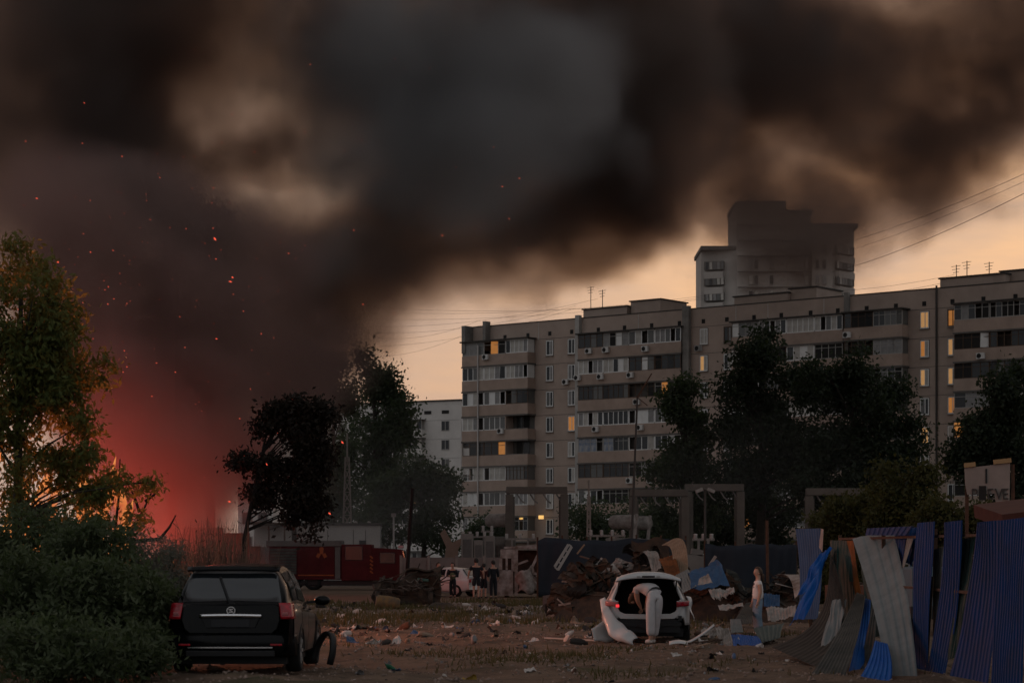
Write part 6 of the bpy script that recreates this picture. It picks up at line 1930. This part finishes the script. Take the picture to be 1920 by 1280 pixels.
insulators(906, 922, 2, 985, 996, 148, 'pair of insulators at the first concrete portal')
insulators(1108, 1168, 4, 993, 1004, 132, 'row of four insulators above the blue tarpaulin')
insulators(1304, 1334, 3, 1000, 1011, 110, 'three insulators on a bar above the dark tarpaulin')
insulators(950, 1000, 3, 1000, 1010, 142, 'low insulators behind the burnt van roof')
# transformers with conservator drums
def transformer(px, py, d, lab):
    k = d / F
    o = empty('transformer', GP(px, d), 0, lab, 'transformer', 'substation equipment')
    z = CH + (HZ - py) * k
    MB().box((0, 0.8, z * 0.38), (2.2, 1.6, z * 0.76)).build('tank', M_conc_d, o, bevel=0.05)
    dr = MB().lathe([(0.001, -1.0), (0.5, -0.95), (0.62, -0.8), (0.62, 0.8), (0.5, 0.95), (0.001, 1.0)], 18, 'y').build('conservator', M_pale, o, True)
    dr.location = (0, 0.3, z); dr.rotation_euler = (0, 0, R(52)); dr.scale = (0.75, 1, 0.75)
    MB().bar((0.45, -0.2, z * 0.3), (0.8, -0.2, z + 0.5), 0.3, 0.2).build('exhaust_pipe', M_pale, o)
    for i in range(9):
        MB().box((-1.1 + i * 0.27, -0.12, z * 0.35), (0.05, 0.24, z * 0.6)).build('fin', M_conc_d, o)
transformer(936, 975, 152, 'grey transformer with a pale drum behind the first portal')
transformer(1170, 978, 146, 'transformer with a pale drum behind the blue tarpaulin')
transformer(1196, 980, 150, 'second transformer with a tall pale drum beside the leaning pole')
# concrete portals
def portal(pa, pb, ytop, d, lab, w=15, extra=None):
    k = d / F
    o = empty('concrete_portal', GP((pa + pb) / 2, d), 0, lab, 'portal', 'concrete portals of the substation')
    zt = CH + (HZ - ytop) * k
    L_ = (pb - pa) * k
    for s_ in (-1, 1):
        MB().box((s_ * L_ / 2, 0, zt / 2 - 0.25), (w * k, 0.5, zt - 0.5)).build('column', M_portal, o, bevel=0.04)
        MB().box((s_ * (L_ / 2 - 0.28), 0.15, zt / 2 - 0.3), (0.16, 0.3, zt - 0.7)).build('column_rib', M_portal, o)
    MB().box((0, -0.02, zt - 0.24), (L_ + w * k * 0.8, 0.55, 0.47)).build('beam', M_portal, o, bevel=0.04)
    br_ = MB()
    for i in range(4):
        x = -L_ / 2 + L_ * (i + 0.6) / 4.2
        br_.tube([(x, 0, zt - 0.5), (x + 0.25, -0.1, zt - 0.9), (x + 0.5, -0.1, zt - 1.1)], 0.05, 5)
    br_.build('hanger', M_conc_d, o)
    return o
M_portal = mat('portal_concrete', (0.15, 0.128, 0.11), 0.95, var=0.3, vscale=0.8, bump=0.3, bscale=5)
portal(955, 1058, 912, 150, 'first concrete portal standing in front of the brick block')
portal(1187, 1284, 917, 150, 'middle concrete portal beside the leaning thin pole')
portal(1290, 1388, 907, 152, 'darker concrete portal under the big trees')
portal(1517, 1620, 915, 150, 'concrete portal half hidden by dark shrubs behind the fence')

# tarpaulin screens
def tarp(pts, d, lab, seed):
    b = GP(pts[0][0], d)
    o = empty('tarpaulin_screen', b, 0, lab, 'tarpaulin', 'navy tarpaulin screens')
    mb = MB(); q = random.Random(seed); ph = q.uniform(0, 6)
    x0, x1 = pts[0][0], pts[-1][0]
    def top(px):
        for (a, ya), (c, yc) in zip(pts, pts[1:]):
            if px <= c: return ya + (yc - ya) * (px - a) / (c - a)
        return pts[-1][1]
    def f(u, v):
        px = x0 + (x1 - x0) * u
        t = W(px, top(px) + 2.5 * math.sin(u * 14 + ph) ** 2, d)
        z = t.z * (1 - v) + 0.1 * v
        return Vector((t.x, d + 0.16 * math.sin(u * 9 + ph + 2 * math.sin(u * 4)) * (0.3 + v) + 0.025 * math.sin(u * 47 + 3 * v + 3 * math.sin(7 * u)), z)) - b
    mb.grid(f, 90, 10)
    mb.build('cloth', M_tarp, o, True, solid=0.008)
    npst = max(3, int((x1 - x0) / 45))
    for i in range(npst + 1):
        px = x0 + (x1 - x0) * i / npst
        t = W(px, top(px) - 6, d)
        MB().tube([(t.x - b.x, 0.12, 0), (t.x - b.x, 0.12, t.z)], 0.045, 6).build('post', M_rust, o)
tarp([(1008, 1012), (1022, 1004), (1060, 1010), (1130, 1012), (1190, 1008), (1286, 1010)], 103, 'navy tarpaulin screen behind the burnt van and the charred heap', 1)
tarp([(1322, 1018), (1360, 1022), (1420, 1018), (1494, 1020)], 88, 'dark navy tarpaulin screen behind the girl', 2)
ldr = MB()
for a, b in (((1040, 1062), (1066, 1020)), ((1046, 1068), (1072, 1024))):
    ldr.bar(W(*a, 101) - GP(1056, 101), W(*b, 101) - GP(1056, 101), 0.12)
for i in range(5):
    t = i / 4
    ldr.bar(W(1040 + 26 * t, 1062 - 42 * t, 101) - GP(1056, 101), W(1046 + 26 * t, 1068 - 44 * t, 101) - GP(1056, 101), 0.07)
o = ldr.build('ladder', M_frame_g, None); o.location = GP(1056, 101); tag(o, 'pale ladder leaning on the navy tarpaulin', 'ladder')
for px, d, h, lab in ((1300, 96, 2.0, 'rubble wall piece behind the curling tan sheet'), (1275, 98, 1.7, 'low rubble wall piece behind the scrap heap')):
    o = empty('wall_stub', GP(px, d), 0, lab, 'wall')
    MB().box((0, 0, h / 2), (1.0, 0.4, h), (0, 0.03, 0)).build('wall', M_cw, o); MB().box((0.15, 0, h + 0.1), (0.5, 0.4, 0.25), (0, 0.2, 0)).build('broken_course', M_cw, o)

# masts, poles
def pole(name, a, b, d, r0, r1, m, lab, cat='pole', grp='poles and masts'):
    base = GP(a[0], d); top = W(b[0], b[1], d)
    o = empty(name, base, 0, lab, cat, grp)
    MB().tube([(0, 0, -0.1), top - base], [r0, r1], 7).build('shaft', m, o)
    return o, base, top
o, b, t = pole('leaning_pole', (1180, 1100), (1195, 745), 118, 0.08, 0.05, M_felt, 'tall thin leaning pole with a slanted arm before the brick block')
MB().tube([t - b, W(1222, 700, 118) - b], [0.06, 0.03], 5).build('arm', M_rust, o)
MB().tube([t - b, W(1214, 760, 118) - b], 0.025, 4).build('brace', M_rust, o)
o, b, t = pole('wooden_pole', (760, 1110), (774, 915), 112, 0.11, 0.08, M_bark_d, 'dark leaning wooden pole beside the fire engine cab')
o, b, t = pole('lamp_post', (738, 1100), (738, 968), 152, 0.09, 0.06, M_frame_g, 'slim pale lamp post above the fire engine cab')
MB().box(t - b + Vector((0, 0, 0.1)), (0.3, 0.3, 0.25)).build('lamp_head', M_pale, o)
o, b, t = pole('lamp_post', (1322, 1130), (1322, 917), 96, 0.07, 0.05, M_felt, 'thin black post with two floodlights beside the narrow dark tree', 'lamp post')
for s_ in (-1, 1):
    MB().box(t - b + Vector((s_ * 0.25, -0.05, -0.05)), (0.32, 0.2, 0.14), (0, s_ * 0.4, 0)).build('floodlight', M_pale, o, bevel=0.02)
o, b, t = pole('iron_post', (1440, 1130), (1438, 975), 70, 0.055, 0.05, M_rust, 'rusty iron post behind the girl')
o, b, t = pole('iron_post', (1281, 1125), (1281, 1024), 82, 0.05, 0.04, M_rust, 'thin rusty post behind the curling tan sheet')
def mast(px, ytop, ylat, wtop, wbot, d, lab):
    k = d / F
    b = GP(px, d)
    o = empty('lattice_mast', b, 0, lab, 'mast', 'poles and masts')
    z1, z2 = CH + (HZ - ylat) * k, CH + (HZ - ytop) * k
    c = [Vector((sx, sy, 0)) for sx, sy in ((-1, -1), (1, -1), (1, 1), (-1, 1))]
    w = lambda z: (wbot + (wtop - wbot) * z / z1) * k / 2
    m_ = MB()
    for q in c:
        m_.bar(q * w(0), q * w(z1) + Vector((0, 0, z1)), 0.09)
    N_ = 11
    for i in range(N_):
        za, zb = z1 * i / N_, z1 * (i + 1) / N_
        for j in range(4):
            p, q = c[j], c[(j + 1) % 4]
            m_.bar(p * w(za) + Vector((0, 0, za)), q * w(zb) + Vector((0, 0, zb)), 0.05)
            m_.bar(q * w(za) + Vector((0, 0, za)), p * w(zb) + Vector((0, 0, zb)), 0.05)
            m_.bar(p * w(zb) + Vector((0, 0, zb)), q * w(zb) + Vector((0, 0, zb)), 0.05)
    m_.build('lattice', M_lat, o)
    MB().tube([(0, 0, z1 - 0.3), (0, 0, z2)], 0.07, 6).build('spike', M_lat, o)
M_lat = mat('lattice_steel', (0.28, 0.24, 0.21), 0.7, 0.2, var=0.3, vscale=2)
mast(651, 812, 857, 7, 22, 176, 'steel lattice mast rising behind the white shed')
mast(1104, 900, 930, 4, 9, 142, 'small lattice mast in front of the brick block')

# signboard on legs, brown roof
sb_ = empty('signboard', GP(1850, 66), R(-6), 'pale weathered signboard with dark letters beside the dark tree', 'signboard')
kk = 66 / F
sx = lambda px: (px - 1850) * kk
sz = lambda py: CH + (HZ - py) * kk
MB().add([(sx(1809), 0, sz(877)), (sx(1893), 0, sz(868)), (sx(1892), 0, sz(942)), (sx(1867), 0, sz(943)), (sx(1864), 0, sz(925)), (sx(1814), 0, sz(927)), (sx(1810), 0, sz(905))],
         [(0, 1, 2, 3, 4, 5, 6)]).build('board', mat('sign_board', (0.27, 0.23, 0.205), 0.9, var=0.25, vscale=1.2), sb_, solid=0.05)
for p0, p1, y0, y1 in ((1808, 1829, 867, 875), (1862, 1895, 860, 869)):
    MB().box(((sx(p0) + sx(p1)) / 2, -0.05, (sz(y0) + sz(y1)) / 2), (sx(p1) - sx(p0), 0.08, 0.13), (0, -0.1, 0)).build('top_board', mat('ochre_board', (0.30, 0.20, 0.10), 0.9), sb_)
MB().box((sx(1849), -0.04, sz(892)), (0.05, 0.03, 0.42)).build('crack', M_plast, sb_)
M_letter = mat('sign_letter', (0.05, 0.045, 0.042), 0.8)
for ch, px in (('P', 1827), ('E', 1856), ('V', 1872), ('E', 1884)):
    t_ = text_mesh('letter', ch, 0.42, M_letter, sb_, 0.02)
    t_.rotation_euler = (R(90), 0, 0); t_.location = (sx(px), -0.06, sz(936)); t_.scale = (0.9, 1.1, 1)
MB().box((sx(1842), -0.045, sz(924)), (0.2, 0.03, 0.42)).build('missing_patch', M_dark, sb_)
for px in (1814, 1899):
    MB().box((sx(px), 0.1, sz(870) / 2), (0.1, 0.1, sz(870))).build('leg', M_rust, sb_)
rh = empty('hut', GP(1925, 58), 0, 'low hut with a brownish red roof behind the last blue sheet', 'building')
kh = 58 / F
MB().box((0.1, 1.5, 1.35), (1.3, 3, 2.7)).build('wall', M_grey_d, rh)
MB().box((0.1, 1.4, CH + (HZ - 958) * kh), (1.6, 3.4, 0.35), (0.1, -0.12, 0)).build('roof', mat('brown_red_roof', (0.085, 0.03, 0.022), 0.9, var=0.3, vscale=2), rh)

# overhead wires
def wire(a, b, sag, r_, lab):
    A, B = W(*a), W(*b)
    r_ *= 0.65
    m_ = MB().tube([A.lerp(B, i / 24) - A - Vector((0, 0, sag * 4 * (i / 24) * (1 - i / 24))) for i in range(25)], r_, 4)
    o = m_.build('overhead_wire', M_felt, None)
    o.location = A
    tag(o, lab, 'wire', 'overhead wires')
wire((1560, 462, 330), (1960, 308, 200), 0.6, 0.035, 'topmost overhead wire rising from the tower to the picture edge')
wire((1560, 478, 330), (1960, 322, 200), 0.6, 0.025, 'second overhead wire beside the topmost one')
wire((1560, 510, 330), (1960, 342, 195), 0.8, 0.045, 'thick overhead wire below the two upper ones beside the tower')
wire((1560, 546, 300), (1790, 515, 260), 0.3, 0.025, 'wire between the tower and the roof antennas')
wire((1560, 558, 300), (1770, 530, 260), 0.3, 0.03, 'lower wire between the tower and the roof antennas')
for i, (y0, y1, x1) in enumerate(((640, 577, 1080), (614, 573, 1080), (602, 560, 1120), (622, 600, 900), (588, 556, 1330), (575, 553, 1330), (658, 612, 900), (566, 560, 1330))):
    wire((700, y0 + 10, 300), (x1, y1, 262), 0.9, 0.02, ('lowest', 'second lowest', 'third', 'fourth', 'fifth', 'sixth', 'short low', 'topmost')[i] + ' of the thin wires over the left end of the brick block')
# ---------------------------------------------------------------- fire, its light, embers
def flame_material():
    m = bpy.data.materials.new('flame')
    m.use_nodes = True
    nt = m.node_tree; nt.nodes.clear()
    out = nt.nodes.new('ShaderNodeOutputMaterial')
    em = nt.nodes.new('ShaderNodeEmission')
    tr = nt.nodes.new('ShaderNodeBsdfTransparent')
    mx = nt.nodes.new('ShaderNodeMixShader')
    tc = nt.nodes.new('ShaderNodeTexCoord')
    ns = nt.nodes.new('ShaderNodeTexNoise'); ns.inputs['Scale'].default_value = 1.7; ns.inputs['Detail'].default_value = 4
    rp = nt.nodes.new('ShaderNodeValToRGB')
    rp.color_ramp.elements[0].position = 0.35; rp.color_ramp.elements[0].color = (0.55, 0.05, 0.015, 1)
    rp.color_ramp.elements[1].position = 0.68; rp.color_ramp.elements[1].color = (1.0, 0.42, 0.12, 1)
    nt.links.new(tc.outputs['Object'], ns.inputs['Vector']); nt.links.new(ns.outputs['Fac'], rp.inputs['Fac'])
    nt.links.new(rp.outputs['Color'], em.inputs['Color']); em.inputs['Strength'].default_value = 0.9
    mr = nt.nodes.new('ShaderNodeMapRange'); mr.inputs['From Min'].default_value = 0.36; mr.inputs['From Max'].default_value = 0.55
    nt.links.new(ns.outputs['Fac'], mr.inputs['Value'])
    nt.links.new(mr.outputs['Result'], mx.inputs['Fac'])
    nt.links.new(tr.outputs[0], mx.inputs[1]); nt.links.new(em.outputs[0], mx.inputs[2])
    nt.links.new(mx.outputs[0], out.inputs['Surface'])
    return m
M_flame = flame_material()
def fire(px, d, w, h, n, lab, seed, watts, lz, col=(1.0, 0.16, 0.045), rad=1.0):
    q = random.Random(seed)
    b = GP(px, d)
    o = empty('fire', b, 0, lab, 'fire', 'fires at the edge of the yard')
    for i in range(n):
        x, y = q.uniform(-w / 2, w / 2), q.uniform(-0.8, 0.8)
        hh = h * q.uniform(0.45, 1.0); r0 = q.uniform(0.16, 0.36) * (0.6 + h * 0.12)
        ph = q.uniform(0, 6)
        pts, rad_ = [], []
        for j in range(9):
            t = j / 8
            pts.append((x + 0.22 * hh * 0.3 * math.sin(ph + 5 * t) * t + 0.12 * hh * t, y + 0.1 * math.sin(ph + 3 * t), hh * t))
            rad_.append(r0 * (0.55 + 0.9 * t) * (1 - t) ** 0.8 + 0.008)
        MB().tube(pts, rad_, 9).build('flame', M_flame, o, True).visible_shadow = False      # flames cast no shadow
    l = bpy.data.lights.new('fire_light', 'POINT')
    l.energy = watts; l.color = col; l.shadow_soft_size = rad
    lo = bpy.data.objects.new('fire_light', l); C.objects.link(lo); lo.parent = o; lo.location = (0, 0, lz)
fire(85, 50, 3.0, 4.3, 26, 'large fire burning behind the maple', 1, 2400, 2.8, col=(1.0, 0.30, 0.16), rad=1.0)
fire(290, 100, 1.6, 2.9, 7, 'low flames licking up behind the dry reeds', 2, 1700, 3.0, col=(1.0, 0.12, 0.075), rad=3.0)
fire(350, 108, 1.4, 2.2, 4, 'small orange flames beyond the dry reeds', 3, 600, 3.0, col=(1.0, 0.12, 0.075), rad=3.0)
fire(190, 104, 2.5, 3.0, 6, 'flames at the foot of the smoke column behind the bushes', 4, 2200, 6.0, col=(1.0, 0.12, 0.075), rad=3.5)

# embers: flying sparks, nobody could count them
q = random.Random(77)
ev, ef = [], []
def ember(px, py, d, s):
    c = W(px, py, d)
    a = Vector((q.uniform(0.4, 1), q.uniform(-0.3, 0.3), q.uniform(-0.8, -0.1))).normalized() * s
    b = a.cross(Vector((0, 1, 0))).normalized() * s * q.uniform(0.3, 0.5)
    t = Vector((0, s * 0.25, 0))
    n = len(ev)
    ev.extend([c - a, c - b, c + a, c + b, c - t, c + t])
    for (i, j) in ((0, 1), (1, 2), (2, 3), (3, 0)):
        ef.append((n + i, n + j, n + 4)); ef.append((n + j, n + i, n + 5))
for k in range(240):
    r_ = q.random()
    if r_ < 0.62: px, py = q.gauss(230, 150), q.gauss(520, 130)
    elif r_ < 0.85: px, py = q.uniform(30, 560), q.uniform(380, 960)
    else: px, py = q.uniform(300, 1000), q.uniform(60, 620)
    if px < -20 or py > 990: continue
    d = q.uniform(52, 88)
    ember(px, py, d, d / F * q.choice((0.6, 0.8, 1.0, 1.3, 1.9)))
for px, py, s in ((403, 448, 5), (432, 528, 4.5), (108, 491, 4), (69, 372, 3), (436, 520, 3), (642, 829, 3.5), (500, 870, 3), (406, 635, 2.5), (430, 940, 3.5), (618, 962, 3.5)):
    ember(px, py, 60, 60 / F * s)
eme = bpy.data.meshes.new('embers'); eme.from_pydata([tuple(v) for v in ev], [], ef)
tag(link_mesh('embers', eme, mat('ember_glow', (0.4, 0.05, 0.03), 0.8, emit=(1.0, 0.13, 0.07), estr=0.75)), 'glowing red embers drifting in the smoke', 'embers', kind='stuff')
